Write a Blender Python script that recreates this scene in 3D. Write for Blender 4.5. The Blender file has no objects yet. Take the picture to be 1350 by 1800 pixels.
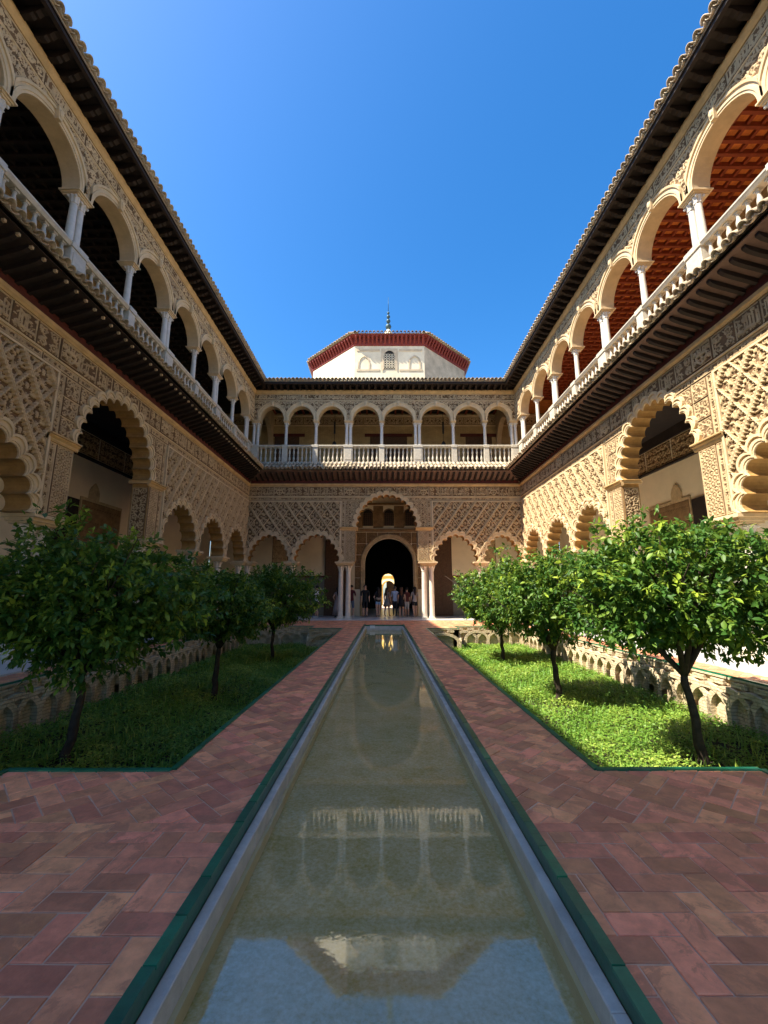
import bpy, math, random
import numpy as np
from mathutils import Vector, Matrix
from mathutils.geometry import tessellate_polygon

random.seed(7)
rng = np.random.default_rng(7)
SC = bpy.context.scene
COL = SC.collection

# ------------------------------------------------------------------ camera
H_EYE = 1.36
cam_d = bpy.data.cameras.new('camera')
cam = bpy.data.objects.new('camera', cam_d)
COL.objects.link(cam)
cam.location = (0, 0, H_EYE)
PITCH = math.atan(143 / 750)
cam.rotation_euler = (math.pi / 2 + PITCH, 0, 0)
cam_d.sensor_fit = 'VERTICAL'
cam_d.sensor_height = 24.0
cam_d.lens = 24.0 * 750 / 1800
cam_d.clip_start = 0.05
cam_d.clip_end = 3000
SC.camera = cam

# ------------------------------------------------------------------ sky, sun, exposure
SUN = Vector((-0.67, -0.25, 1.0)).normalized()
world = bpy.data.worlds.new('World')
SC.world = world
world.use_nodes = True
wn = world.node_tree
bg = wn.nodes['Background']
sky = wn.nodes.new('ShaderNodeTexSky')
sky.sky_type = 'NISHITA'
sky.sun_disc = False
sky.sun_elevation = math.asin(SUN.z)
sky.sun_rotation = math.atan2(SUN.x, SUN.y) % (2 * math.pi)
sky.altitude = 0
sky.air_density = 1.0
sky.dust_density = 1.2
sky.ozone_density = 4.0
sat = wn.nodes.new('ShaderNodeHueSaturation')
sat.inputs['Saturation'].default_value = 1.34
wn.links.new(sky.outputs[0], sat.inputs['Color'])
wn.links.new(sat.outputs[0], bg.inputs[0])
bg.inputs[1].default_value = 0.10
sun_d = bpy.data.lights.new('sun', 'SUN')
sun = bpy.data.objects.new('sun', sun_d)
COL.objects.link(sun)
sun_d.energy = 4.5
sun_d.angle = math.radians(0.5)
sun_d.color = (1.0, 0.93, 0.80)
sun.rotation_euler = (-SUN).to_track_quat('-Z', 'Y').to_euler()
sun.location = (-20, -6, 30)
SC.view_settings.view_transform = 'Standard'
SC.view_settings.look = 'None'
SC.view_settings.gamma = 1.0
SC.view_settings.use_curve_mapping = False
SC.view_settings.exposure = 1.6
SC.render.engine = 'CYCLES'
cy = SC.cycles
cy.use_denoising = True
try:
    cy.denoiser = 'OPENIMAGEDENOISE'
except Exception:
    pass
cy.max_bounces = 7
cy.diffuse_bounces = 4
cy.glossy_bounces = 3
cy.transparent_max_bounces = 8
cy.caustics_reflective = False
cy.caustics_refractive = False
cy.sample_clamp_indirect = 6.0

# ------------------------------------------------------------------ dimensions
XL, XR, D, YN = -7.5, 7.6, 23.1, -0.35
Z_SP, Z_IMP, Z_TOP1 = 3.04, 4.90, 7.35      # lower arcade: springing, big-arch impost, wall top
Z_FL2, Z_RAIL, Z_SP2, Z_TOP2 = 8.55, 9.62, 11.12, 12.95
P1, P2 = 0.92, 0.76                          # eave projections
Z_G = -0.85                                  # sunken garden soil
Z_W = -0.23                                  # water level

# ------------------------------------------------------------------ materials
def mat(name, col, rough=0.8, var=0.25, vscale=3.0, col2=None, bump=0.0, bscale=40.0, objrand=0.0, spec=0.3, metal=0.0, stain=0.0, stain_col=None, sharp=0.14):
    m = bpy.data.materials.new(name)
    m.use_nodes = True
    nt = m.node_tree
    N, L = nt.nodes, nt.links
    b = N['Principled BSDF']
    b.inputs['Roughness'].default_value = rough
    b.inputs['Metallic'].default_value = metal
    b.inputs['Specular IOR Level'].default_value = spec
    geo = N.new('ShaderNodeNewGeometry')
    nz = N.new('ShaderNodeTexNoise')
    nz.inputs['Scale'].default_value = vscale
    nz.inputs['Detail'].default_value = 8
    nz.inputs['Roughness'].default_value = 0.65
    L.new(geo.outputs['Position'], nz.inputs['Vector'])
    rmp = N.new('ShaderNodeMapRange')
    rmp.inputs[1].default_value = 0.3
    rmp.inputs[2].default_value = 0.7
    L.new(nz.outputs[0], rmp.inputs[0])
    mix = N.new('ShaderNodeMix')
    mix.data_type = 'RGBA'
    c2 = col2 if col2 else tuple(max(0, c * (1 - var)) for c in col)
    c1 = col if col2 else tuple(min(1, c * (1 + var * 0.5)) for c in col)
    mix.inputs[6].default_value = (*c2, 1)
    mix.inputs[7].default_value = (*c1, 1)
    L.new(rmp.outputs[0], mix.inputs[0])
    out = mix.outputs[2]
    if objrand > 0:
        oi = N.new('ShaderNodeObjectInfo')
        at = N.new('ShaderNodeAttribute')
        at.attribute_name = 'rnd'
        ad = N.new('ShaderNodeMath'); ad.operation = 'ADD'
        L.new(oi.outputs['Random'], ad.inputs[0]); L.new(at.outputs['Fac'], ad.inputs[1])
        fr = N.new('ShaderNodeMath'); fr.operation = 'FRACT'
        L.new(ad.outputs[0], fr.inputs[0])
        mr = N.new('ShaderNodeMapRange')
        mr.inputs[3].default_value = 1 - objrand
        mr.inputs[4].default_value = 1 + objrand
        L.new(fr.outputs[0], mr.inputs[0])
        hs = N.new('ShaderNodeHueSaturation')
        L.new(mr.outputs[0], hs.inputs['Value'])
        h2 = N.new('ShaderNodeMath'); h2.operation = 'MULTIPLY'; h2.inputs[1].default_value = 7.31
        L.new(fr.outputs[0], h2.inputs[0])
        h3 = N.new('ShaderNodeMath'); h3.operation = 'FRACT'
        L.new(h2.outputs[0], h3.inputs[0])
        h4 = N.new('ShaderNodeMapRange'); h4.inputs[3].default_value = 0.5 - 0.035 * objrand; h4.inputs[4].default_value = 0.5 + 0.03 * objrand
        L.new(h3.outputs[0], h4.inputs[0]); L.new(h4.outputs[0], hs.inputs['Hue'])
        L.new(out, hs.inputs['Color'])
        out = hs.outputs[0]
    if stain > 0:
        n2 = N.new('ShaderNodeTexNoise')
        n2.inputs['Scale'].default_value = vscale * 0.45
        n2.inputs['Detail'].default_value = 10
        n2.inputs['Roughness'].default_value = 0.7
        n2.inputs['Distortion'].default_value = 0.8
        L.new(geo.outputs['Position'], n2.inputs['Vector'])
        r2 = N.new('ShaderNodeMapRange')
        r2.inputs[1].default_value = 0.52; r2.inputs[2].default_value = 0.52 + sharp
        r2.inputs[4].default_value = stain
        L.new(n2.outputs[0], r2.inputs[0])
        m2 = N.new('ShaderNodeMix'); m2.data_type = 'RGBA'
        L.new(r2.outputs[0], m2.inputs[0]); L.new(out, m2.inputs[6])
        m2.inputs[7].default_value = (*(stain_col or tuple(c * 0.45 for c in col)), 1)
        out = m2.outputs[2]
    L.new(out, b.inputs['Base Color'])
    if bump > 0:
        nb = N.new('ShaderNodeTexNoise')
        nb.inputs['Scale'].default_value = bscale
        nb.inputs['Detail'].default_value = 6
        L.new(geo.outputs['Position'], nb.inputs['Vector'])
        bp = N.new('ShaderNodeBump')
        bp.inputs['Strength'].default_value = 1.0
        bp.inputs['Distance'].default_value = bump
        L.new(nb.outputs[0], bp.inputs['Height'])
        L.new(bp.outputs[0], b.inputs['Normal'])
    return m

M = {}
M['stucco'] = mat('carved_stucco', (0.58, 0.425, 0.24), 0.9, 0.30, 1.6, bump=0.004, bscale=60, stain=0.5, stain_col=(0.30, 0.21, 0.12))
M['stucco_deep'] = mat('carved_stucco_field', (0.53, 0.38, 0.205), 0.9, 0.35, 5.0, bump=0.006, bscale=45, stain=0.45, stain_col=(0.27, 0.19, 0.11))
M['recess_shade'] = mat('recess_shade_stucco', (0.17, 0.10, 0.048), 0.95, 0.35, 4.0, bump=0.004, bscale=50)  # dark tone for low faces of the carving: recess shade painted in
M['upfloor'] = mat('terracotta_floor', (0.68, 0.46, 0.32), 0.6, 0.2, 3.0)
M['soffit'] = mat('shaded_ochre_soffit', (0.40, 0.23, 0.075), 0.85, 0.35, 3.0, bump=0.004, bscale=40, stain=0.4)  # ochre, made darker so the arch undersides carry shade in their colour
M['portal'] = mat('shaded_brown_plaster', (0.27, 0.165, 0.075), 0.9, 0.4, 4.0, bump=0.006, bscale=40, stain=0.4)  # brown plaster, darkened to put the deep gallery shade into its colour
M['ochre'] = mat('ochre_moulding', (0.60, 0.40, 0.18), 0.85, 0.25, 3.0, bump=0.002, bscale=80, stain=0.3)
M['archstone'] = mat('arch_stone', (0.57, 0.425, 0.245), 0.85, 0.22, 2.0, bump=0.003, bscale=50, stain=0.25, stain_col=(0.36, 0.27, 0.17))
M['trim'] = mat('arch_trim_plaster', (0.66, 0.50, 0.29), 0.85, 0.2, 3.0, bump=0.002, bscale=70, stain=0.25, stain_col=(0.40, 0.30, 0.18))
M['marble'] = mat('white_marble', (0.70, 0.63, 0.51), 0.35, 0.14, 6.0, spec=0.5, bump=0.001, bscale=30, stain=0.25, stain_col=(0.52, 0.48, 0.42))
M['balmarble'] = mat('weathered_marble', (0.54, 0.48, 0.375), 0.5, 0.2, 7.0, spec=0.4, bump=0.002, bscale=40, stain=0.4, stain_col=(0.36, 0.31, 0.23))
M['upmarble'] = mat('upper_column_marble', (0.62, 0.57, 0.48), 0.4, 0.15, 6.0, spec=0.5, bump=0.001, bscale=30, stain=0.25, stain_col=(0.45, 0.40, 0.33))
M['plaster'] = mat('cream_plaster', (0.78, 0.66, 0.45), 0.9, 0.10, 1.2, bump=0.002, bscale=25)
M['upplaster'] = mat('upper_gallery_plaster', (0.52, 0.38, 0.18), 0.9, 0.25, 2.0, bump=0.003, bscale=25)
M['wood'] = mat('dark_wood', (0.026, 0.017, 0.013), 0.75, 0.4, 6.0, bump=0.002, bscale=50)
M['maroon'] = mat('maroon_painted_wood', (0.10, 0.022, 0.016), 0.65, 0.3, 6.0)
M['boards'] = mat('eave_boards', (0.17, 0.105, 0.08), 0.8, 0.3, 5.0)
M['redwood'] = mat('red_eave_wood', (0.24, 0.040, 0.028), 0.6, 0.3, 4.0)
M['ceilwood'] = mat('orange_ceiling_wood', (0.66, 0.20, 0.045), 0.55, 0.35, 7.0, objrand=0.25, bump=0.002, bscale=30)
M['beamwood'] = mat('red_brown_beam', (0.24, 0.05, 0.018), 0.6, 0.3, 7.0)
M['tile'] = mat('roof_clay', (0.50, 0.40, 0.27), 0.9, 0.35, 9.0, objrand=0.22, bump=0.003, bscale=60, stain=0.5, stain_col=(0.16, 0.12, 0.08))
M['door'] = mat('carved_door_wood', (0.10, 0.055, 0.03), 0.7, 0.4, 12.0, bump=0.01, bscale=30)
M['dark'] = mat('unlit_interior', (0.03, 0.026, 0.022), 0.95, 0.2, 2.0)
M['dado'] = mat('glazed_dado_tiles', (0.20, 0.16, 0.11), 0.35, 0.6, 26.0, col2=(0.07, 0.08, 0.07), spec=0.5)
M['brick'] = mat('terracotta_brick', (0.78, 0.31, 0.155), 0.5, 0.3, 9.0, objrand=0.32, bump=0.004, bscale=30, stain=0.6, stain_col=(0.44, 0.18, 0.095), spec=0.4, sharp=0.05)
M['mortar'] = mat('pale_mortar', (0.66, 0.44, 0.31), 0.95, 0.25, 6.0, bump=0.002, bscale=60)
M['glaze'] = mat('green_glazed_tile', (0.016, 0.15, 0.075), 0.28, 0.4, 8.0, objrand=0.3, spec=0.5, bump=0.001, bscale=40, stain=0.25, stain_col=(0.06, 0.12, 0.08))
M['ledge'] = mat('grey_pool_stone', (0.56, 0.53, 0.47), 0.6, 0.25, 5.0, bump=0.002, bscale=50, stain=0.35, stain_col=(0.26, 0.25, 0.22))
M['floor'] = mat('marble_floor', (0.62, 0.60, 0.55), 0.3, 0.15, 2.5, spec=0.5, stain=0.3, stain_col=(0.42, 0.40, 0.36))
M['soil'] = mat('garden_soil', (0.035, 0.030, 0.016), 0.95, 0.4, 5.0, bump=0.02, bscale=12)
M['ground'] = mat('ground_earth', (0.22, 0.17, 0.12), 0.95, 0.3, 0.5)
M['bark'] = mat('dark_bark', (0.055, 0.038, 0.026), 0.95, 0.5, 14.0, bump=0.012, bscale=35)
M['gwall'] = mat('old_brick_wall', (0.70, 0.55, 0.35), 0.95, 0.3, 5.0, bump=0.02, bscale=22, stain=0.45, stain_col=(0.30, 0.21, 0.13))
M['poolfloor'] = mat('silty_pool_floor', (0.56, 0.48, 0.27), 0.9, 0.3, 1.3, col2=(0.40, 0.33, 0.15), bump=0.004, bscale=20, stain=0.6, stain_col=(0.56, 0.56, 0.48))
M['copper'] = mat('verdigris_copper', (0.055, 0.10, 0.11), 0.5, 0.3, 10, metal=0.3)
M['iron'] = mat('black_iron', (0.02, 0.02, 0.02), 0.5, 0.3, 10)
M['gold'] = mat('yellow_plaster', (0.85, 0.62, 0.16), 0.9, 0.12, 2.0)
M['white'] = mat('whitewash', (0.82, 0.66, 0.34), 0.9, 0.1, 2.0)

def brickwork(m, sx, sy, depth, colour=None):
    """relief of brick courses added on top of a material's bump, for walls whose bricks are too small to pick out"""
    nt = m.node_tree; N, L = nt.nodes, nt.links
    geo = N.new('ShaderNodeNewGeometry')
    sep = N.new('ShaderNodeSeparateXYZ'); L.new(geo.outputs['Position'], sep.inputs[0])
    ad = N.new('ShaderNodeMath'); ad.operation = 'ADD'
    L.new(sep.outputs[0], ad.inputs[0]); L.new(sep.outputs[1], ad.inputs[1])
    cb = N.new('ShaderNodeCombineXYZ'); L.new(ad.outputs[0], cb.inputs[0]); L.new(sep.outputs[2], cb.inputs[1])
    br = N.new('ShaderNodeTexBrick')
    br.inputs['Scale'].default_value = 1.0
    br.inputs['Brick Width'].default_value = sx
    br.inputs['Row Height'].default_value = sy
    br.inputs['Mortar Size'].default_value = sy * 0.13
    br.inputs['Mortar Smooth'].default_value = 0.4
    br.inputs['Color1'].default_value = (1, 1, 1, 1)
    br.inputs['Color2'].default_value = (0.7, 0.7, 0.7, 1)
    br.inputs['Mortar'].default_value = (0, 0, 0, 1)
    L.new(cb.outputs[0], br.inputs['Vector'])
    bp = N.new('ShaderNodeBump'); bp.inputs['Distance'].default_value = depth
    L.new(br.outputs['Color'], bp.inputs['Height'])
    b = N['Principled BSDF']
    if b.inputs['Normal'].is_linked:
        L.new(b.inputs['Normal'].links[0].from_socket, bp.inputs['Normal'])
    L.new(bp.outputs[0], b.inputs['Normal'])
    src = b.inputs['Base Color'].links[0].from_socket
    mx = N.new('ShaderNodeMix'); mx.data_type = 'RGBA'; mx.blend_type = 'MULTIPLY'
    mx.inputs[0].default_value = 0.3
    L.new(src, mx.inputs[6]); L.new(br.outputs['Color'], mx.inputs[7])
    L.new(mx.outputs[2], b.inputs['Base Color'])
brickwork(M['gwall'], 0.26, 0.055, 0.012)
brickwork(M['upplaster'], 0.30, 0.075, 0.006)

def leaf_mat(name, c1, c2, trans=0.35):
    m = bpy.data.materials.new(name); m.use_nodes = True
    nt = m.node_tree; N, L = nt.nodes, nt.links
    b = N['Principled BSDF']; out = N['Material Output']
    at = N.new('ShaderNodeAttribute'); at.attribute_name = 'rnd'
    mx = N.new('ShaderNodeMix'); mx.data_type = 'RGBA'
    mx.inputs[6].default_value = (*c1, 1); mx.inputs[7].default_value = (*c2, 1)
    pw = N.new('ShaderNodeMath'); pw.operation = 'POWER'; pw.inputs[1].default_value = 2.0
    L.new(at.outputs['Fac'], pw.inputs[0]); L.new(pw.outputs[0], mx.inputs[0])
    L.new(mx.outputs[2], b.inputs['Base Color'])
    b.inputs['Roughness'].default_value = 0.5
    b.inputs['Specular IOR Level'].default_value = 0.35
    tr = N.new('ShaderNodeBsdfTranslucent')
    hs = N.new('ShaderNodeHueSaturation'); hs.inputs['Value'].default_value = 1.5; hs.inputs['Hue'].default_value = 0.48
    L.new(mx.outputs[2], hs.inputs['Color']); L.new(hs.outputs[0], tr.inputs['Color'])
    ms = N.new('ShaderNodeMixShader'); ms.inputs[0].default_value = trans
    L.new(b.outputs[0], ms.inputs[1]); L.new(tr.outputs[0], ms.inputs[2])
    L.new(ms.outputs[0], out.inputs['Surface'])
    return m
M['leaf'] = leaf_mat('orange_tree_leaves', (0.040, 0.115, 0.016), (0.38, 0.50, 0.05), 0.3)
M['herb'] = leaf_mat('low_herb_leaves', (0.12, 0.25, 0.03), (0.38, 0.47, 0.08), 0.3)

def water_mat():
    m = bpy.data.materials.new('pool_water'); m.use_nodes = True
    nt = m.node_tree; N, L = nt.nodes, nt.links
    for n in list(N):
        if n.type == 'BSDF_PRINCIPLED':
            N.remove(n)
    out = [n for n in N if n.type == 'OUTPUT_MATERIAL'][0]
    geo = N.new('ShaderNodeNewGeometry')
    n1 = N.new('ShaderNodeTexNoise'); n1.inputs['Scale'].default_value = 22.0; n1.inputs['Detail'].default_value = 5
    L.new(geo.outputs['Position'], n1.inputs['Vector'])
    bp = N.new('ShaderNodeBump'); bp.inputs['Distance'].default_value = 0.00018
    L.new(n1.outputs[0], bp.inputs['Height'])
    fr = N.new('ShaderNodeFresnel'); fr.inputs['IOR'].default_value = 2.05
    L.new(bp.outputs[0], fr.inputs['Normal'])
    gl = N.new('ShaderNodeBsdfGlossy'); gl.inputs['Roughness'].default_value = 0.012
    L.new(bp.outputs[0], gl.inputs['Normal'])
    tr = N.new('ShaderNodeBsdfTransparent'); tr.inputs['Color'].default_value = (0.88, 0.89, 0.76, 1)
    n2 = N.new('ShaderNodeTexNoise'); n2.inputs['Scale'].default_value = 3.0; n2.inputs['Detail'].default_value = 14; n2.inputs['Roughness'].default_value = 0.8
    L.new(geo.outputs['Position'], n2.inputs['Vector'])
    cr = N.new('ShaderNodeMapRange'); cr.inputs[1].default_value = 0.38; cr.inputs[2].default_value = 0.64
    n3 = N.new('ShaderNodeTexNoise'); n3.inputs['Scale'].default_value = 45.0; n3.inputs['Detail'].default_value = 4; n3.inputs['Roughness'].default_value = 0.7
    L.new(geo.outputs['Position'], n3.inputs['Vector'])
    mxn = N.new('ShaderNodeMix'); mxn.data_type = 'FLOAT'; mxn.inputs[0].default_value = 0.5
    L.new(n2.outputs[0], mxn.inputs[2]); L.new(n3.outputs[0], mxn.inputs[3])
    L.new(mxn.outputs[0], cr.inputs[0])
    cm = N.new('ShaderNodeMix'); cm.data_type = 'RGBA'
    cm.inputs[6].default_value = (0.50, 0.41, 0.115, 1); cm.inputs[7].default_value = (0.82, 0.73, 0.43, 1)
    L.new(cr.outputs[0], cm.inputs[0])
    df = N.new('ShaderNodeBsdfDiffuse'); L.new(cm.outputs[2], df.inputs['Color'])
    mk = N.new('ShaderNodeMixShader'); mk.inputs[0].default_value = 0.66
    L.new(tr.outputs[0], mk.inputs[1]); L.new(df.outputs[0], mk.inputs[2])
    ms = N.new('ShaderNodeMixShader')
    L.new(fr.outputs[0], ms.inputs[0]); L.new(mk.outputs[0], ms.inputs[1]); L.new(gl.outputs[0], ms.inputs[2])
    L.new(ms.outputs[0], out.inputs['Surface'])
    return m
M['water'] = water_mat()

def flat(name, col, rough=0.8):
    if name not in M:
        M[name] = mat(name, col, rough, 0.12, 20.0)
    return M[name]

# ------------------------------------------------------------------ mesh helpers
def tag(o, label=None, cat=None, group=None, kind=None):
    if label: o['label'] = label
    if cat: o['category'] = cat
    if group: o['group'] = group
    if kind: o['kind'] = kind
    return o

def empty(name, loc=(0, 0, 0), rz=0.0):
    o = bpy.data.objects.new(name, None)
    COL.objects.link(o)
    o.location = loc
    o.rotation_euler = (0, 0, rz)
    o.empty_display_size = 0.2
    return o

def link(name, me, parent=None, loc=None, rot=None, scl=None):
    o = bpy.data.objects.new(name, me)
    COL.objects.link(o)
    if parent is not None:
        o.parent = parent
    if loc is not None: o.location = loc
    if rot is not None: o.rotation_euler = rot
    if scl is not None: o.scale = scl
    return o

class G:
    def __init__(s):
        s.v, s.f = [], []
    def add(s, vs, fs):
        k = len(s.v)
        s.v.extend(vs)
        s.f.extend([tuple(i + k for i in q) for q in fs])
    def box(s, x0, x1, y0, y1, z0, z1):
        s.add([(x0, y0, z0), (x1, y0, z0), (x1, y1, z0), (x0, y1, z0), (x0, y0, z1), (x1, y0, z1), (x1, y1, z1), (x0, y1, z1)],
              [(0, 3, 2, 1), (4, 5, 6, 7), (0, 1, 5, 4), (1, 2, 6, 5), (2, 3, 7, 6), (3, 0, 4, 7)])
    def prism(s, prof, x0, x1, m0=0.0, m1=0.0):
        """profile of (y, z) points swept along u; m0/m1: mitre, the end moves inwards by -y*m"""
        n = len(prof)
        s.add([(x0 - y * m0, y, z) for y, z in prof] + [(x1 + y * m1, y, z) for y, z in prof],
              [(i, (i + 1) % n, (i + 1) % n + n, i + n) for i in range(n)] + [tuple(range(n))[::-1], tuple(range(n, 2 * n))])
    def vprism(s, prof, z0, z1):
        """profile of (x, y) points swept along z"""
        n = len(prof)
        s.add([(x, y, z0) for x, y in prof] + [(x, y, z1) for x, y in prof],
              [(i, (i + 1) % n, (i + 1) % n + n, i + n) for i in range(n)] + [tuple(range(n))[::-1], tuple(range(n, 2 * n))])
    def lathe(s, prof, cx=0, cy=0, seg=14, cap=True, mod=None):
        n = len(prof); k = len(s.v)
        for r, z in prof:
            for i in range(seg):
                a = 2 * math.pi * i / seg
                rr = r * (mod(a, z) if mod else 1)
                s.v.append((cx + rr * math.cos(a), cy + rr * math.sin(a), z))
        for j in range(n - 1):
            for i in range(seg):
                a, b = k + j * seg + i, k + j * seg + (i + 1) % seg
                s.f.append((a, b, b + seg, a + seg))
        if cap:
            s.f.append(tuple(k + i for i in range(seg))[::-1])
            s.f.append(tuple(k + (n - 1) * seg + i for i in range(seg)))
    def tube(s, pts, rad, seg=8):
        pts = [Vector(p) for p in pts]; k = len(s.v); n = len(pts)
        for j, p in enumerate(pts):
            d = (pts[min(j + 1, n - 1)] - pts[max(j - 1, 0)]).normalized()
            a = d.cross(Vector((0, 0, 1)) if abs(d.z) < 0.9 else Vector((1, 0, 0))).normalized()
            b = d.cross(a)
            for i in range(seg):
                t = 2 * math.pi * i / seg
                s.v.append(tuple(p + (a * math.cos(t) + b * math.sin(t)) * rad[j]))
        for j in range(n - 1):
            for i in range(seg):
                q, w = k + j * seg + i, k + j * seg + (i + 1) % seg
                s.f.append((q, q + seg, w + seg, w))
        s.f.append(tuple(k + i for i in range(seg)))
        s.f.append(tuple(k + (n - 1) * seg + i for i in range(seg))[::-1])
    def mesh(s, name, m=None, smooth=False):
        me = bpy.data.meshes.new(name)
        me.from_pydata(s.v, [], s.f)
        if m is not None:
            me.materials.append(M[m] if isinstance(m, str) else m)
        if smooth:
            me.polygons.foreach_set('use_smooth', [True] * len(me.polygons))
        me.update()
        return me
    def obj(s, name, m, parent=None, smooth=False, loc=None):
        return link(name, s.mesh(name, m, smooth), parent, loc)

def soft(o, width=0.012, seg=2):
    b = o.modifiers.new('edge', 'BEVEL')
    b.width = width; b.segments = seg; b.limit_method = 'ANGLE'; b.angle_limit = math.radians(40)
    return o

def fast_mesh(name, V, F, m, rnd=None, smooth=False, m2=None, mask=None, m3=None):
    """V (n,3) and F (k,c) arrays; rnd: a value for each face"""
    me = bpy.data.meshes.new(name)
    V = np.asarray(V, dtype=np.float32); F = np.asarray(F, dtype=np.int32)
    k, c = F.shape
    me.vertices.add(len(V)); me.vertices.foreach_set('co', V.ravel())
    me.loops.add(k * c); me.loops.foreach_set('vertex_index', F.ravel())
    me.polygons.add(k); me.polygons.foreach_set('loop_start', np.arange(0, k * c, c, dtype=np.int32))
    if smooth:
        me.polygons.foreach_set('use_smooth', np.ones(k, dtype=bool))
    me.materials.append(M[m])
    if m2 is not None:
        me.materials.append(M[m2])
        if m3 is not None:
            me.materials.append(M[m3])
        me.polygons.foreach_set('material_index', mask.astype(np.int32))
    me.update(calc_edges=True)
    if rnd is not None:
        a = me.attributes.new('rnd', 'FLOAT', 'FACE')
        a.data.foreach_set('value', np.asarray(rnd, dtype=np.float32))
    return me

def slab_polygon(g, poly, y0, y1):
    """closed polygon of (u, z) points made a slab between y0 (front) and y1"""
    n = len(poly)
    tris = tessellate_polygon([[Vector((u, z, 0)) for u, z in poly]])
    vs = [(u, y0, z) for u, z in poly] + [(u, y1, z) for u, z in poly]
    fs = []
    for a, b, c in tris:
        (ax, az), (bx, bz), (cx, cz) = poly[a], poly[b], poly[c]
        if (bx - ax) * (cz - az) - (bz - az) * (cx - ax) < 0:
            a, c = c, a
        fs.append((a, b, c)); fs.append((a + n, c + n, b + n))
    area = sum(poly[i][0] * poly[(i + 1) % n][1] - poly[(i + 1) % n][0] * poly[i][1] for i in range(n))
    g.reveal = len(g.f) + len(fs)
    for i in range(n):
        j = (i + 1) % n
        fs.append((i, i + n, j + n, j) if area > 0 else (i, j, j + n, i + n))
    g.add(vs, fs)

# ------------------------------------------------------------------ arch curves
def curve_round(c, z0, a, b):
    return lambda d, n=120: [(c - (a + d) * math.cos(math.pi * i / n), z0 + (b + d) * math.sin(math.pi * i / n)) for i in range(n + 1)]

def curve_pointed(c, z0, a, b):
    def f(d, n=120):
        A, Bb = a + d, b + d * 1.15
        R = (A * A + Bb * Bb) / (2 * A)
        te = math.asin(min(1, Bb / R))
        h = n // 2
        left = [(c - A + R - R * math.cos(te * i / h), z0 + R * math.sin(te * i / h)) for i in range(h + 1)]
        return left + [(2 * c - u, z) for u, z in left[-2::-1]]
    return f

def resample(pts, n):
    P = np.array(pts); s = np.r_[0, np.cumsum(np.hypot(*np.diff(P, axis=0).T))]
    t = np.linspace(0, s[-1], n + 1)
    return np.c_[np.interp(t, s, P[:, 0]), np.interp(t, s, P[:, 1])]

def lobed(curve, d, n, k=0.43, seg=7):
    """scalloped outline over a base curve moved outwards by d: n lobes"""
    C = resample(curve(d), n); out = []
    for i in range(n):
        p, q = C[i], C[i + 1]
        ch = q - p; L = np.hypot(*ch); t = ch / L; nn = np.array((-t[1], t[0]))
        sag = k * L; R = (L * L / 4 + sag * sag) / (2 * sag)
        ctr = (p + q) / 2 + nn * (sag - R)
        a0 = math.atan2(*(p - ctr)[::-1]); a1 = math.atan2(*(q - ctr)[::-1])
        while a1 > a0: a1 -= 2 * math.pi
        for j in range(seg + (1 if i == n - 1 else 0)):
            a = a0 + (a1 - a0) * j / seg
            out.append((ctr[0] + R * math.cos(a), ctr[1] + R * math.sin(a)))
    return out

def trim_strip(g, outlines, ys):
    """moulding made of rings of equal point count; ys: y of each ring"""
    n = len(outlines[0]); k = len(g.v)
    for ol, y in zip(outlines, ys):
        g.v.extend([(u, y, z) for u, z in ol])
    for j in range(len(outlines) - 1):
        for i in range(n - 1):
            a = k + j * n + i
            g.f.append((a, a + n, a + n + 1, a + 1))

def inside(poly):
    P = np.array(poly)
    def test(U, Z):
        res = np.zeros(U.shape, bool)
        j = len(P) - 1
        for i in range(len(P)):
            ui, zi = P[i]; uj, zj = P[j]
            with np.errstate(divide='ignore', invalid='ignore'):
                c = ((zi > Z) != (zj > Z)) & (U < (uj - ui) * (Z - zi) / (zj - zi + 1e-12) + ui)
            res ^= c
            j = i
        return res
    return test

# ------------------------------------------------------------------ carved relief
def stroke_h(U, Z, strokes):
    h = np.zeros(U.shape)
    for pts, w in strokes:
        pts = np.asarray(pts)
        lo, hi = pts.min(0) - w, pts.max(0) + w
        msk = (U > lo[0]) & (U < hi[0]) & (Z > lo[1]) & (Z < hi[1])
        if not msk.any():
            continue
        u, z = U[msk], Z[msk]
        d = np.full(u.shape, 9.0)
        for a in range(0, len(pts), 40):
            q = pts[a:a + 40]
            d = np.minimum(d, np.hypot(u[:, None] - q[None, :, 0], z[:, None] - q[None, :, 1]).min(1))
        h[msk] = np.maximum(h[msk], np.clip(1 - (d / w) ** 2, 0, 1) ** 0.5)
    return h

def seg_pts(a, b, n=12):
    return np.linspace(a, b, n)

def spiral(c, r0, turns, sgn, ph, n=40):
    t = np.linspace(0, 1, n); r = r0 * (1 - 0.85 * t); a = ph + sgn * turns * 2 * math.pi * t
    return np.c_[c[0] + r * np.cos(a), c[1] + r * np.sin(a)]

def teardrop(c, ang, L, n=10):
    t = np.linspace(0, 1, n)
    return np.c_[c[0] + L * t * math.cos(ang), c[1] + L * t * math.sin(ang)]

def relief_leaf(w, h, R):
    st = []; cell = 0.26
    nu, nz = max(1, round(w / cell)), max(1, round(h / cell))
    for i in range(nu):
        for j in range(nz):
            c = ((i + 0.5) * w / nu, (j + 0.5) * h / nz); s = 1 if (i + j) % 2 else -1
            ph = R.uniform(0, 6.28)
            st.append((spiral(c, 0.115, 1.5, s, ph), 0.016))
            for q in range(7):
                a = ph + q * 0.9 + R.uniform(-.2, .2); r = R.uniform(.05, .13)
                p = (c[0] + r * math.cos(a), c[1] + r * math.sin(a))
                st.append((teardrop(p, a + s * R.uniform(0.6, 1.5), R.uniform(.03, .065)), R.uniform(.014, .024)))
    return st

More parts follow.
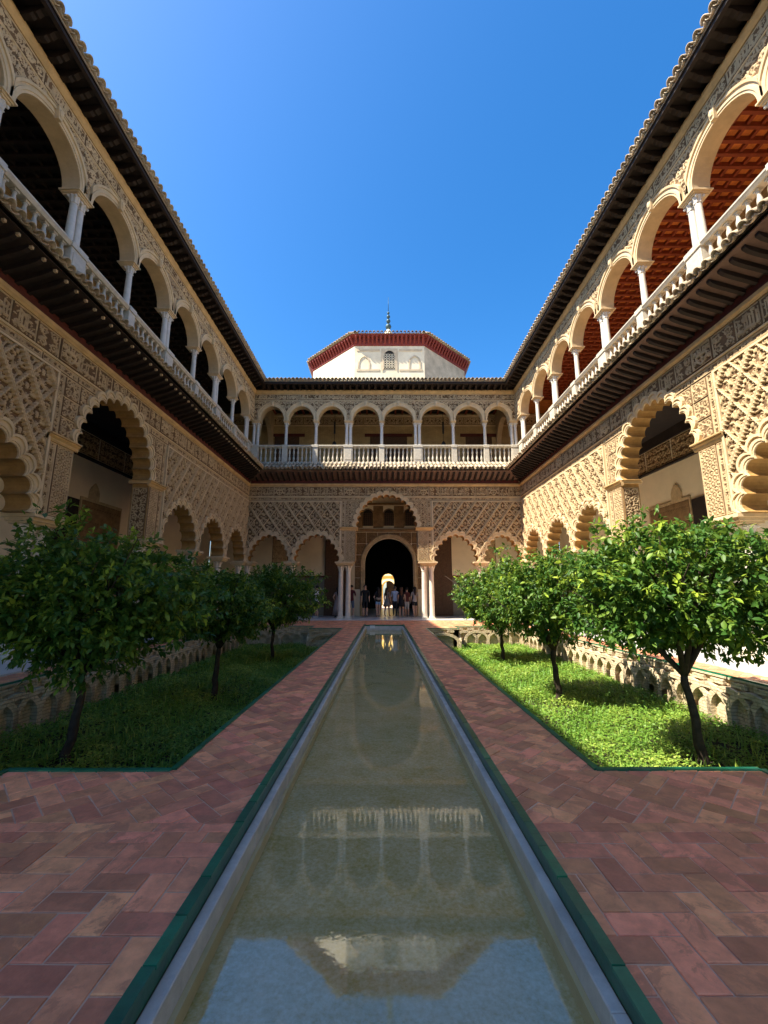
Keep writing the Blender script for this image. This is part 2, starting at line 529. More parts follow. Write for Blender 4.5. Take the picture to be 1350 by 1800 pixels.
def relief_script(w, h, R):
    st = []; x = 0.03; b = h * 0.24
    while x < w - 0.03:
        k = R.random(); top = h * R.uniform(0.72, 0.94)
        if k < 0.6:
            st.append((seg_pts((x, b), (x + R.uniform(-.01, .01), top), 16), 0.016))
            st.append((seg_pts((x, top), (x + 0.035, top - 0.03), 6), 0.018))
        if R.random() < 0.6:
            st.append((spiral((x + 0.03, b + h * 0.04), h * 0.1, 1.0, 1, R.uniform(0, 6)), 0.013))
        st.append((seg_pts((x, b + R.uniform(-.06, .05) * h), (x + 0.09, b + R.uniform(-.06, .05) * h), 8), 0.017))
        for q in range(2):
            p = (x + R.uniform(0, .07), h * R.uniform(.42, .9))
            st.append((teardrop(p, R.uniform(0, 6.28), h * .09), h * 0.028))
        p = (x + R.uniform(0, .07), h * R.uniform(.06, .16))
        st.append((teardrop(p, R.uniform(0, 6.28), h * .08), h * 0.03))
        x += R.uniform(0.055, 0.085)
    return st

def relief_net(w, h, R):
    st = []; p = 0.15
    nz = max(1, round(h / (p * 0.87)))
    for j in range(nz + 1):
        for i in range(int(w / p) + 2):
            c = ((i + 0.5 * (j % 2)) * p, j * h / nz)
            a = np.linspace(0, 6.283, 22)
            st.append((np.c_[c[0] + 0.075 * np.cos(a), c[1] + 0.075 * np.sin(a)], 0.014))
            for q in range(5):
                b = q * 1.2566 + j
                st.append((teardrop(c, b, 0.035, 5), 0.012))
    return st

def relief_shield(w, h, R):
    st = []
    t = np.linspace(0, 1, 30)
    right = np.c_[w / 2 + w * 0.27 * np.cos(t * 1.57) ** 0.6, h * (0.55 - 0.42 * t)]
    left = right.copy(); left[:, 0] = w - left[:, 0]
    st += [(right, 0.03), (left, 0.03), (seg_pts((w * .23, h * .55), (w * .77, h * .55), 20), 0.03)]
    st += [(seg_pts((w / 2, h * .15), (w / 2, h * .55), 20), 0.022), (seg_pts((w * .25, h * .36), (w * .75, h * .36), 20), 0.022)]
    for x in (.28, .39, .5, .61, .72):
        st.append((seg_pts((w * x, h * .64), (w * (0.5 + (x - .5) * 1.35), h * (.86 - abs(x - .5) * .25)), 10), 0.028))
    st.append((seg_pts((w * .26, h * .64), (w * .74, h * .64), 16), 0.024))
    for s in (.12, .88):
        st.append((spiral((w * s, h * .3), .07, 1.2, 1, 0), 0.02)); st.append((spiral((w * s, h * .7), .06, 1.2, -1, 2), 0.02))
    return st

RELIEF = {'leaf': relief_leaf, 'script': relief_script, 'net': relief_net, 'shield': relief_shield}
_rel = {}
def relief(kind, w, h, var, res, depth):
    key = (kind, round(w, 3), round(h, 3), var, res, depth)
    if key not in _rel:
        R = np.random.default_rng(abs(hash((kind, round(w, 2), var))) % 99991 if False else (len(kind) * 131 + int(w * 100) * 7 + var * 17))
        nu, nz = max(4, int(w / res)), max(4, int(h / res))
        U, Z = np.meshgrid(np.linspace(0, w, nu + 1), np.linspace(0, h, nz + 1))
        hh = stroke_h(U, Z, RELIEF[kind](w, h, R)) * depth
        e = np.minimum(np.minimum(U, w - U), np.minimum(Z, h - Z))
        hh = np.where(e < 0.03, depth * 0.9, hh)
        hh = np.where((e >= 0.03) & (e < 0.045), 0.0, hh)
        hh += 0.004
        hh[0, :] = hh[-1, :] = -0.01; hh[:, 0] = hh[:, -1] = -0.01
        _rel[key] = (U, Z, hh, nu, nz)
    return _rel[key]

DEBUG = False
_relmesh = {}
def carved(kind, u0, z0, w, h, parent, keep=None, var=0, res=0.016, depth=0.028, m='stucco_deep', name='stucco_panel', y=0.0):
    """one carved panel; keep(U, Z) says where it is not cut away"""
    U, Z, hh, nu, nz = relief(kind, w, h, var, res, depth)
    idx = np.arange((nu + 1) * (nz + 1)).reshape(nz + 1, nu + 1)
    F = np.stack([idx[:-1, :-1], idx[:-1, 1:], idx[1:, 1:], idx[1:, :-1]], -1).reshape(-1, 4)
    V = np.stack([U, -hh, Z], -1).reshape(-1, 3)
    cut = False
    if keep is not None:
        k = keep(U + u0, Z + z0).reshape(-1)
        fk = k[F].all(1)
        if fk.mean() < 0.06:
            return None
        cut = not fk.all()
        if DEBUG and cut: print('CUT', name, kind, round(u0, 2), round(z0, 2), round(float(fk.mean()), 3))
        F = F[fk]
    low = hh.reshape(-1)[F].mean(1) < depth * 0.42  # low faces get the darker colour that paints in crevice shade
    if cut:
        used = np.unique(F); rm = np.zeros(len(V), int); rm[used] = np.arange(len(used))
        V, F = V[used], rm[F]
        me = fast_mesh(name, V, F, m, smooth=False, m2='recess_shade', mask=low)
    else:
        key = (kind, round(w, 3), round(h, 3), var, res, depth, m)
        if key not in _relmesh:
            _relmesh[key] = fast_mesh(name, V, F, m, smooth=False, m2='recess_shade', mask=low)
        me = _relmesh[key]
    return link(name, me, parent, (u0, y, z0))

LOZ_W, LOZ_H = 0.70, 0.98
_loz = {}
def lozenge(prim, var, n=40):
    """one lozenge of the lattice: straps round its rim, a shell and leaves in the field; prim: which strap direction is the bold one"""
    key = (prim, var)
    if key in _loz:
        return _loz[key]
    R = np.random.default_rng(31 + var)
    t = np.linspace(0, 1, n + 1)
    A, Bv = np.meshgrid(t, t)
    U = (A - Bv) * LOZ_W / 2; Z = (A + Bv - 1) * LOZ_H / 2
    side = LOZ_W * LOZ_H / math.hypot(LOZ_W, LOZ_H)         # distance between opposite straps
    dA = np.minimum(A, 1 - A) * side; dB = np.minimum(Bv, 1 - Bv) * side
    st = []
    sc = (0.0, -0.06)
    for k in range(9):
        a = math.pi * (0.5 + (k - 4) * 0.17)
        st.append((teardrop((sc[0], sc[1] - .04), a, 0.12), 0.014))
    for k in range(12):
        a = R.uniform(0.1, 3.0); r = R.uniform(.10, .26)
        p = (r * math.cos(a) * .8, r * math.sin(a) * 1.05 - .02); q = R.uniform(-.6, .6)
        ang = a + q
        for s in (1, -1):
            st.append((teardrop((p[0] * s, p[1]), ang if s > 0 else math.pi - ang, R.uniform(.04, .07)), R.uniform(.018, .03)))
    for s in (1, -1):
        st.append((spiral((0.12 * s, -0.15), .06, 1.2, s, 0), 0.017))
        st.append((teardrop((0.0, -0.33), math.pi / 2 + 0.5 * s, .15), 0.02))
    hh = stroke_h(U, Z, st) * 0.036
    wp, ws = (0.050, 0.032)
    wA, wB = (wp, ws) if prim > 0 else (ws, wp)
    hpA, hpB = (0.09, 0.07) if prim > 0 else (0.07, 0.09)
    serA = 0.010 * np.sign(np.sin(Bv * 2 * math.pi * 7)); serB = 0.010 * np.sign(np.sin(A * 2 * math.pi * 7))
    hh = np.where(dA < wA + serA, np.maximum(hh, hpA * np.where(np.abs(dA - 0.018) < 0.007, .85, 1)), hh)
    hh = np.where(dB < wB + serB, np.maximum(hh, hpB * np.where(np.abs(dB - 0.018) < 0.007, .85, 1)), hh)
    hh += 0.004
    V = np.stack([U, -hh, Z], -1).reshape(-1, 3)
    idx = np.arange((n + 1) ** 2).reshape(n + 1, n + 1)
    F = np.stack([idx[:-1, :-1], idx[:-1, 1:], idx[1:, 1:], idx[1:, :-1]], -1).reshape(-1, 4)
    hm = hh.reshape(-1)[F].mean(1)
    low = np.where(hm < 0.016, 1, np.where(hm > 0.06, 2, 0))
    _loz[key] = (U, Z, V, F, fast_mesh('lozenge', V, F, 'stucco_deep', m2='recess_shade', mask=low, m3='stucco'), low)
    return _loz[key]

def sebka(u0, u1, z0, z1, keep, parent, prim, u_anchor):
    """lattice of lozenges over a field"""
    j = 0; z = z1 - LOZ_H * 0.5 + 0.12
    k0 = int(math.floor((u0 - u_anchor) / LOZ_W)) - 1
    k1 = int(math.ceil((u1 - u_anchor) / LOZ_W)) + 1
    row = 0
    z = z1 + LOZ_H * 0.10
    while z > z0 - LOZ_H / 2:
        for k in range(k0, k1 + 1):
            uc = u_anchor + (k + 0.5 * (row % 2)) * LOZ_W
            if uc < u0 - LOZ_W / 2 or uc > u1 + LOZ_W / 2:
                continue
            var = (k * 7 + row * 3) % 3
            U, Z, V, F, me, low = lozenge(prim, var)
            UU, ZZ = U + uc, Z + z
            ok = ((UU > u0) & (UU < u1) & (ZZ > z0) & (ZZ < z1) & keep(UU, ZZ)).reshape(-1)
            fk = ok[F].all(1)
            if not fk.any():
                continue
            if not fk.all():
                Fs = F[fk]; used = np.unique(Fs); rm = np.zeros(len(V), int); rm[used] = np.arange(len(used))
                me = fast_mesh('lozenge', V[used], rm[Fs], 'stucco_deep', m2='recess_shade', mask=low[fk], m3='stucco')
            link('lozenge', me, parent, (uc, 0, z))
        z -= LOZ_H / 2; row += 1

# ------------------------------------------------------------------ shared part meshes
def leafy(a, z):
    return 1 + 0.10 * math.cos(8 * a)

g = G(); g.lathe([(0.150, 0.16), (0.138, 0.3), (0.134, 1.3), (0.122, 2.56)], seg=20, cap=False)
ME_SHAFT1 = g.mesh('column', 'marble', True)
g = G(); g.box(-0.19, 0.19, -0.19, 0.19, 0, 0.07); g.lathe([(0.185, 0.07), (0.195, 0.095), (0.185, 0.12), (0.155, 0.13), (0.165, 0.15), (0.15, 0.17)], seg=20)
ME_BASE1 = g.mesh('base', 'marble')
g = G(); g.lathe([(0.135, 2.54), (0.148, 2.56), (0.135, 2.58)], seg=20)
g.lathe([(0.128, 2.57), (0.14, 2.63), (0.15, 2.68), (0.17, 2.74), (0.195, 2.79), (0.17, 2.83)], seg=32, mod=leafy)
for sx in (-1, 1):
    for sy in (-1, 1):
        g.lathe([(0.01, 2.73), (0.04, 2.75), (0.045, 2.785), (0.03, 2.81)], 0.14 * sx, 0.14 * sy, 8)
ME_CAP1 = g.mesh('capital', 'marble')

g = G(); g.lathe([(0.098, 0.0), (0.092, 0.1), (0.090, 0.5), (0.080, 1.20)], seg=16, cap=False)
ME_SHAFT2 = g.mesh('column', 'upmarble', True)
g = G(); g.box(-0.115, 0.115, -0.115, 0.115, -0.01, 0.05); g.lathe([(0.112, 0.05), (0.12, 0.07), (0.10, 0.10), (0.097, 0.12)], seg=16)
ME_BASE2 = g.mesh('base', 'upmarble')
g = G(); g.lathe([(0.09, 1.18), (0.10, 1.20), (0.085, 1.22), (0.09, 1.28), (0.12, 1.37), (0.105, 1.39)], seg=24, mod=leafy)
for sx in (-1, 1):
    for sy in (-1, 1):
        g.lathe([(0.01, 1.31), (0.03, 1.33), (0.03, 1.36), (0.02, 1.38)], 0.095 * sx, 0.095 * sy, 6)
ME_CAP2 = g.mesh('capital', 'upmarble')

g = G()
g.box(-0.062, 0.062, -0.062, 0.062, 0.0, 0.06)
g.lathe([(0.045, 0.06), (0.056, 0.08), (0.035, 0.11), (0.04, 0.14), (0.066, 0.22), (0.062, 0.28), (0.036, 0.38), (0.030, 0.42), (0.048, 0.44),
         (0.030, 0.46), (0.036, 0.50), (0.06, 0.58), (0.058, 0.63), (0.036, 0.74), (0.033, 0.79), (0.05, 0.82), (0.045, 0.84)], seg=12)
g.box(-0.058, 0.058, -0.058, 0.058, 0.84, 0.90)
ME_BALUSTER = g.mesh('baluster', 'balmarble', False)
ME_BALUSTER.polygons.foreach_set('use_smooth', [len(p.vertices) == 4 and 6 < i < len(ME_BALUSTER.polygons) - 8 for i, p in enumerate(ME_BALUSTER.polygons)])

def tile_mesh(name, dy, dz, up, courses=2, r0=0.098, r1=0.078, sagk=1.2):
    """barrel tile rows running from the anchor (0,0,0) down to (dy, dz)"""
    g = G(); L = math.hypot(dy, dz); ny, nz = -dz / L * (-1 if dy < 0 else 1), abs(dy) / L
    nrm = (ny if dy < 0 else -ny, nz)
    nrm = (dz / L * (1 if dy < 0 else -1), abs(dy) / L)
    seg = 8
    for c in range(courses):
        s0, s1 = c / courses, (c + 1) / courses + (0.03 if c < courses - 1 else 0)
        for s, r, lift in ((s0, r1, 0.004), (s1, r0, 0.022)):
            pass
        rings = []
        for s, r, lift in ((s0, r1, 0.0), (s1, r0, 0.02)):
            for th in (0.0, 0.016):
                ring = []
                rr = r - th
                for i in range(seg + 1):
                    a = math.pi * i / seg
                    off = (math.sin(a) * rr * sagk) if up else (-math.sin(a) * rr * 0.8 + 0.03)
                    off += lift
                    ring.append((-rr * math.cos(a), dy * s + nrm[0] * off, dz * s + nrm[1] * off))
                rings.append(ring)
        k = len(g.v)
        for rg in rings: g.v.extend(rg)
        n = seg + 1
        o0, i0, o1, i1 = k, k + n, k + 2 * n, k + 3 * n
        for i in range(seg):
            g.f += [(o0 + i, o1 + i, o1 + i + 1, o0 + i + 1), (i0 + i, i0 + i + 1, i1 + i + 1, i1 + i), (o1 + i, i1 + i, i1 + i + 1, o1 + i + 1)]
        g.f += [(o0, i0, i1, o1), (o0 + seg, o1 + seg, i1 + seg, i0 + seg)]
    return g.mesh(name, 'tile', True)

E1 = (-(P1 + 0.10), -0.62)     # lower eave: run and drop of the tiles
E2 = (-(P2 + 0.06), -0.34)
ME_COVER1 = tile_mesh('roof_tile', E1[0], E1[1], True)
ME_PAN1 = tile_mesh('channel_tile', E1[0] * 0.98, E1[1] * 0.98, False)
ME_COVER2 = tile_mesh('roof_tile', E2[0], E2[1], True)
ME_PAN2 = tile_mesh('channel_tile', E2[0] * 0.98, E2[1] * 0.98, False)

g = G()      # lower rafter: from the wall outwards and up, with a carved nose; the anchor is the wall end
g.add([(x, y, z) for x in (-0.045, 0.045) for y, z in ((0.05, 0.0), (-0.55, 0.19), (-0.70, 0.25), (-0.78, 0.31), (-0.78, 0.37), (0.05, 0.11))],
      [(0, 1, 2, 3, 4, 5), (11, 10, 9, 8, 7, 6)] + [(i, i + 6, (i + 1) % 6 + 6, (i + 1) % 6) for i in range(6)])
ME_RAFTER1 = g.mesh('rafter', 'wood')
g = G()      # upper rafter: stepped bracket
g.add([(x, y, z) for x in (-0.06, 0.06) for y, z in ((0.05, -0.02), (-0.30, -0.02), (-0.36, 0.03), (-0.42, 0.03), (-0.50, 0.10), (-0.62, 0.12), (-0.66, 0.19), (0.05, 0.19))],
      [tuple(range(8)), tuple(range(15, 7, -1))] + [(i, i + 8, (i + 1) % 8 + 8, (i + 1) % 8) for i in range(8)])
ME_RAFTER2 = g.mesh('rafter', 'wood')
g = G(); g.box(-0.024, 0.024, -0.03, 0.03, -0.035, 0.02)
ME_PEG = g.mesh('rafter_end', 'stucco')

# ------------------------------------------------------------------ palace wings
def pair(parent, u, y, z, double, gap, me_shaft, me_base, me_cap):
    for du in ((-gap / 2, gap / 2) if double else (0,)):
        c = link('column', me_shaft, parent, (u + du, y, z))
        link('base', me_base, c)
        link('capital', me_cap, c)

def wing(name, loc, rz, u0, u1, big, smalls, lowcols, upcols, detail=True, view=None, prim=(1, -1), corner=(1, 1)):
    """big: (u_left, u_right) of the great arch; smalls: (u_left, u_right) of the scalloped arches beside it; lowcols: (u, double) of the lower
    columns; upcols: (u, double) of the upper ones, ends included; view: (ua, ub) range where the carving is built"""
    root = empty(name, loc, rz)
    va, vb = view if view else (u0, u1)
    inview = lambda u: va <= u <= vb
    bc = (big[0] + big[1]) / 2; bh = (big[1] - big[0]) / 2
    # ---- lower wall with the scalloped arches
    cb = curve_round(bc, Z_IMP, bh - 0.15, 1.72)
    NB, NS = 15, 11
    arcs = []
    for a, b in smalls:
        arcs.append((a, b, curve_pointed((a + b) / 2, Z_SP, (b - a) / 2 - 0.115, 1.40 if b - a < 2.6 else 1.45), NS, Z_SP))
    arcs.append((big[0], big[1], cb, NB, Z_IMP))
    arcs.sort(key=lambda t: t[0])
    poly = [(u0, Z_SP)]
    for a, b, cv, n, zs in arcs:
        ol = lobed(cv, 0, n)
        if zs > Z_SP:
            poly += [(a, Z_SP), (a, zs)] + ol + [(b, zs), (b, Z_SP)]
        else:
            poly += ol
    poly += [(u1, Z_SP), (u1, Z_TOP1 + 1.18), (u0, Z_TOP1 + 1.18)]
    g = G(); slab_polygon(g, poly, 0, 0.55)
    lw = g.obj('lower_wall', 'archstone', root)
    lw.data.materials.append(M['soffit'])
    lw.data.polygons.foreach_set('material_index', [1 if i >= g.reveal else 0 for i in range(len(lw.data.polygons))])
    # ---- arch mouldings
    holes = []
    for a, b, cv, n, zs in arcs:
        ds = (0, 0.035, 0.04, 0.085, 0.09, 0.135, 0.14, 0.20, 0.21) if detail else (0, 0.1, 0.2)
        ys = (-0.035, -0.035, -0.055, -0.055, -0.04, -0.04, -0.075, -0.075, 0.005) if detail else (-0.04, -0.06, 0.005)
        g = G(); rings = [lobed(cv, d, n) for d in ds]
        trim_strip(g, rings, ys)
        trim_strip(g, [rings[0], rings[0]], (0.004, -0.035))
        g.obj('arch_moulding', 'trim', root)
        holes.append(inside(lobed(cv, 0.17, n) + [(b, Z_SP - 1), (a, Z_SP - 1)] if zs == Z_SP else lobed(cv, 0.17, n) + [(b, zs - .2), (b, 0), (a, 0), (a, zs - .2)]))
    def keep(U, Z):
        k = np.ones(U.shape, bool)
        for hh in holes: k &= ~hh(U, Z)
        return k
    # ---- imposts of the great arch, abaci, lower columns
    prof = [(0.02, Z_IMP - .17), (-0.03, Z_IMP - .17), (-0.05, Z_IMP - .13), (-0.05, Z_IMP - .10), (-0.09, Z_IMP - .06), (-0.09, Z_IMP - .03), (-0.13, Z_IMP - .02), (-0.13, Z_IMP + .01), (0.02, Z_IMP + .01)]
    for s, e in ((-1, big[0]), (1, big[1])):
        g = G()
        a, b = (e - 0.86, e + 0.10) if s < 0 else (e - 0.10, e + 0.86)
        g.prism(prof, a, b)
        x0, x1 = (e - .02, e + .10) if s < 0 else (e - .10, e + .02)
        g.box(x0, x1, 0.021, 0.62, Z_IMP - .10, Z_IMP + .008)
        g.obj('impost', 'ochre', root)
    for u, dbl in lowcols:
        w = 0.45 if dbl else 0.36
        g = G()
        for i, (e, z0, z1) in enumerate(((-0.05, 2.83, 2.88), (0.0, 2.88, 2.96), (0.06, 2.96, 3.035))):
            g.box(u - w - e, u + w + e, -0.06 - e, 0.58 + e, z0, z1)
        g.obj('abacus', 'trim', root)
        pair(root, u, 0.27, 0, dbl, 0.40, ME_SHAFT1, ME_BASE1, ME_CAP1)
    # ---- carving
    if detail:
        pl, pr = big[0] - 0.76, big[1] + 0.76
        for s, e in ((-1, big[0]), (1, big[1])):
            if not (inview(e)): continue
            # pier: a netted panel and a narrow band of script strokes
            a = e - 0.55 if s < 0 else e + 0.0
            carved('net', a + .01, Z_SP + .02, 0.54, 1.66, lw, None, 0, 0.014, 0.022)
            a = e - 0.76 if s < 0 else e + 0.56
            band = carved('script', 0, 0, 1.66, 0.19, lw, None, 1, 0.013, 0.02)
            band.rotation_euler = (0, -math.pi / 2, 0)
            band.location = (a + 0.19 + (.01 if s > 0 else 0), 0, Z_SP + .02)
            jb = carved('leaf', 0, 0, 0.49, 1.62, lw, None, 1, 0.016, 0.025)
            jb.rotation_euler = (0, 0, math.pi / 2 if s < 0 else -math.pi / 2)
            jb.location = (e, .03 if s < 0 else .52, Z_SP + .03)
            # spandrel panels round the great arch
            zz = Z_IMP + 0.03
            a = e - 0.76 if s < 0 else e + 0.56
            band = carved('script', 0, 0, 1.46, 0.19, lw, None, 2, 0.013, 0.02)
            band.rotation_euler = (0, -math.pi / 2, 0)
            band.location = (a + 0.19 + (.01 if s > 0 else 0), 0, zz)
            for j in range(3):
                for i in range(4):
                    w, h = 0.50, 0.48
                    a = e - 0.56 + i * 0.505 if s < 0 else e + 0.06 + 0.5 - (i + 1) * 0.505
                    if (s < 0 and a + w > bc + .01) or (s > 0 and a < bc - .01): continue
                    carved('leaf', a, zz + j * 0.49, w, h, lw, keep, (i + j) % 3, 0.016, 0.022)
        # narrow band, mouldings and the tall frieze
        x = u0
        k = 0
        shields = [big[0] - 0.55, big[1] + 0.55] if abs(u1 - u0) > 20 else [big[0] - 0.35, big[1] + 0.35]
        shields += [s + d for s, d in ((shields[0], -3.9), (shields[1], 3.9))]
        while x < u1 - 0.3:
            w = 1.1
            if inview(x + w / 2) and x + w <= u1 + .02:
                carved('script', x, 6.405, w, 0.17, lw, keep, k % 3, 0.013, 0.018)
            x += w + 0.012; k += 1
        cuts = sorted([u0 + .02] + [v for s in shields for v in (s - .32, s + .32)] + [u1 - .02])
        for i in range(len(cuts) - 1):
            a, b = cuts[i], cuts[i + 1]
            if b - a < 0.15: continue
            if i % 2 == 1 and b - a < 0.7:
                if inview(a):
                    carved('shield', a, 6.66, b - a, 0.54, lw, keep, 0, 0.014, 0.05, m='stucco')
                continue
            n = max(1, round((b - a) / 0.62)); w = (b - a) / n
            for q in range(n):
                if inview(a + q * w + w / 2):
                    carved('script' if (q + i) % 3 else 'leaf', a + q * w, 6.66, w - .008, 0.54, lw, keep, q % 3, 0.015, 0.025)
        # lattice fields left and right of the great arch
        for s in (0, 1):
            a, b = (u0 + .06, pl - .10) if s == 0 else (pr + .10, u1 - .06)
            a2, b2 = max(a, va), min(b, vb)
            if b2 - a2 > 0.3:
                sebka(a2, b2, 3.2, 6.34, keep, lw, prim[s], (pl - .1) if s == 0 else (pr + .1))
            g = G()
            g.box(a, b, -0.06, 0.01, 6.335, 6.385)
            e0, e1 = (b, b + .06) if s == 0 else (a - .06, a)
            g.box(e0, e1, -0.06, 0.01, 3.05, 6.385)
            g.obj('frame_moulding', 'trim', root)
    g = G()
    segs = [(u0, u1)]
    g.prism([(0.01, 6.59), (-0.025, 6.59), (-0.04, 6.61), (-0.04, 6.63), (-0.02, 6.645), (0.01, 6.645)], u0, bc - 0.72)
    g.prism([(0.01, 6.59), (-0.025, 6.59), (-0.04, 6.61), (-0.04, 6.63), (-0.02, 6.645), (0.01, 6.645)], bc + 0.72, u1)
    g.obj('string_course', 'trim', root)
    g = G()
    g.prism([(0.01, 7.215), (-0.03, 7.215), (-0.05, 7.25), (-0.08, 7.28), (-0.08, 7.36), (0.01, 7.36)], u0, u1, -corner[0], -corner[1])
    g.obj('cornice', 'ochre', root)
    g = G()
    g.box(u0 + .09, u1 - .09, -0.06, -0.002, 7.365, 7.56)
    g.obj('painted_board', 'maroon', root)
    # ---- lower eave
    m0 = 1.0
    def slope(g, y0, z0, y1, z1, th):
        a0, b0 = u0 + (-y0 if corner[0] else 0), u1 + (y0 if corner[1] else 0)
        a1, b1 = u0 + (-y1 if corner[0] else 0), u1 + (y1 if corner[1] else 0)
        g.add([(a0, y0, z0), (b0, y0, z0), (b1, y1, z1), (a1, y1, z1), (a0, y0, z0 + th), (b0, y0, z0 + th), (b1, y1, z1 + th), (a1, y1, z1 + th)],
              [(0, 1, 2, 3), (7, 6, 5, 4), (0, 4, 5, 1), (1, 5, 6, 2), (2, 6, 7, 3), (3, 7, 4, 0)])
    g = G()
    slope(g, 0.02, 7.58, -P1 + .06, 7.875, 0.03)
    ev = g.obj('lower_eave', 'boards' if rz <= 0 else 'wood', root)  # west boards go dark wood, painting in the shade under that eave
    g = G()
    slope(g, 0.02, Z_FL2 - .06, -P1, 7.93, 0.03)
    g.obj('roof_bed', 'wood', ev)
    g = G()
    g.prism([(-P1 + .24, 7.835), (-P1 + .155, 7.845), (-P1 + .155, 7.90), (-P1 + .24, 7.90)], u0, u1, -corner[0], -corner[1])
    g.obj('fascia', 'wood', ev)
    def row(step, fn):
        n = int(round((u1 - u0 - 0.3) / step)); st = (u1 - u0 - 0.3) / n
        for i in range(n + 1):
            u = u0 + 0.15 + i * st
            e = min(u - u0 if corner[0] else 9, u1 - u if corner[1] else 9)
            fn(u, e, i)
    def t1(u, e, i):
        k = min(1, e / (P1 + .06))
        j = random.uniform(-.012, .012)
        link('roof_tile', ME_COVER1, ev, (u + random.uniform(-.012, .012), 0.0, Z_FL2 + 0.015), (random.uniform(-.02, .02), random.uniform(-.05, .05), random.uniform(-.03, .03)), (random.uniform(.94, 1.06), k + j, k + j * .5))
    def t1b(u, e, i):
        k = min(1, e / (P1 + .06))
        link('channel_tile', ME_PAN1, ev, (u + 0.111, 0.0, Z_FL2 + 0.0), None, (1, k, k))
    def r1(u, e, i):
        k = min(1, e / (P1 + .02))
        link('rafter', ME_RAFTER1, ev, (u, 0, 7.47), None, (1, k, k))
    step = 0.222
    if detail:
        row(step, t1); row(step, t1b)
        row(0.30, r1)
        def pg(u, e, i):
            if e > P1 and rz > 0 and rz < 3: link('rafter_end', ME_PEG, ev, (u, -P1 + .11, 7.815))
        row(0.30, pg)
    # ---- balustrade
    by = 0.06
    g = G()
    g.prism([(by - .12, 8.50), (by + .12, 8.50), (by + .12, 8.62), (by - .12, 8.62)], u0, u1, 0, 0)
    bal = g.obj('balustrade', 'balmarble', root)
    g = G()
    g.prism([(by - .10, Z_RAIL - .14), (by - .13, Z_RAIL - .09), (by - .15, Z_RAIL - .06), (by - .15, Z_RAIL - .02), (by - .13, Z_RAIL), (by + .14, Z_RAIL), (by + .15, Z_RAIL - .06), (by + .10, Z_RAIL - .14)], u0 - .1, u1 + .1)
    g.obj('rail', 'balmarble', bal)
    for k in range(len(upcols)):
        u, dbl = upcols[k]
        w = 0.25 if dbl else 0.15
        g = G(); g.box(u - w, u + w, by - .135, by + .135, 8.615, Z_RAIL - .135)
        g.box(u - w - .02, u + w + .02, by - .165, by + .165, Z_RAIL - .137, Z_RAIL + .012)
        if w > .2:
            g.box(u - w + .06, u + w - .06, by - .15, by - .13, 8.75, Z_RAIL - .24)
        soft(g.obj('pedestal', 'balmarble', bal), .008, 1)
        if k + 1 < len(upcols):
            v, d2 = upcols[k + 1]
            a, b = u + w, v - (0.25 if d2 else 0.15)
            n = max(3, int(round((b - a) / 0.245)))
            for i in range(n):
                if detail:
                    link('baluster', ME_BALUSTER, bal, (a + (i + .5) * (b - a) / n, by, 8.6), None, (1, 1, (Z_RAIL - .13 - 8.6) / 0.9))
    # ---- upper arcade
    poly = [(u0, Z_SP2)]
    uarcs = []
    for k in range(len(upcols) - 1):
        (u, d0), (v, d1) = upcols[k], upcols[k + 1]
        a = u + (0.23 if d0 else 0.13); b = v - (0.23 if d1 else 0.13)
        cv = curve_round((a + b) / 2, Z_SP2, (b - a) / 2, 0.86)
        uarcs.append((a, b, cv))
        poly += [(a, Z_SP2)] + [tuple(p) for p in cv(0, 28)[1:-1]] + [(b, Z_SP2)]
    poly += [(u1, Z_SP2), (u1, Z_TOP2), (u0, Z_TOP2)]
    g = G(); slab_polygon(g, poly, 0, 0.42)
    uw = g.obj('upper_wall', 'archstone', root)
    uh = []
    for a, b, cv in uarcs:
        ds = (0, 0.05, 0.055, 0.11, 0.115, 0.17, 0.175, 0.23, 0.24)
        ys = (-0.03, -0.03, -0.05, -0.05, -0.035, -0.035, -0.07, -0.08, 0.005)
        if not detail: ds, ys = (0, .12, .24), (-.03, -.07, .005)
        g = G(); rings = [cv(d, 28) for d in ds]
        if detail:
            # neighbouring mouldings meet over the column: keep each inside its own bay
            lim0, lim1 = a - 0.125, b + 0.125
            rings = [[(min(max(p[0], lim0), lim1), p[1]) for p in r] for r in rings]
        trim_strip(g, rings, ys); trim_strip(g, [rings[0], rings[0]], (0.004, -0.03))
        g.obj('arch_moulding', 'trim', root)
        uh.append(inside(cv(0.20, 28) + [(b + .2, Z_SP2 - 1), (a - .2, Z_SP2 - 1)]))
        c = (a + b) / 2
        g = G()
        g.add([(c + x, y, z) for y in (-0.02, -0.13) for x, z in ((-.05, 11.95), (.05, 11.95), (.085, 12.25), (-.085, 12.25))],
              [(0, 1, 2, 3), (7, 6, 5, 4), (0, 4, 5, 1), (1, 5, 6, 2), (2, 6, 7, 3), (3, 7, 4, 0)])
        g.lathe([(0.02, 12.0), (0.05, 12.04), (0.06, 12.12), (0.04, 12.2)], c, -0.12, 8)
        g.obj('keystone', 'trim', root)
    def keep2(U, Z):
        k = np.ones(U.shape, bool)
        for hh in uh: k &= ~hh(U, Z)
        return k
    for u, dbl in upcols:
        w = 0.23 if dbl else 0.135
        g = G()
        g.box(u - w + .03, u + w - .03, 0.02, 0.40, Z_SP2 - .12, Z_SP2 - .075)
        g.box(u - w, u + w, -0.01, 0.43, Z_SP2 - .075, Z_SP2 - .035)
        g.box(u - w - .04, u + w + .04, -0.05, 0.47, Z_SP2 - .035, Z_SP2 - .002)
        g.obj('abacus', 'trim', root)
        pair(root, u, 0.16, Z_RAIL - .01, dbl, 0.22, ME_SHAFT2, ME_BASE2, ME_CAP2)
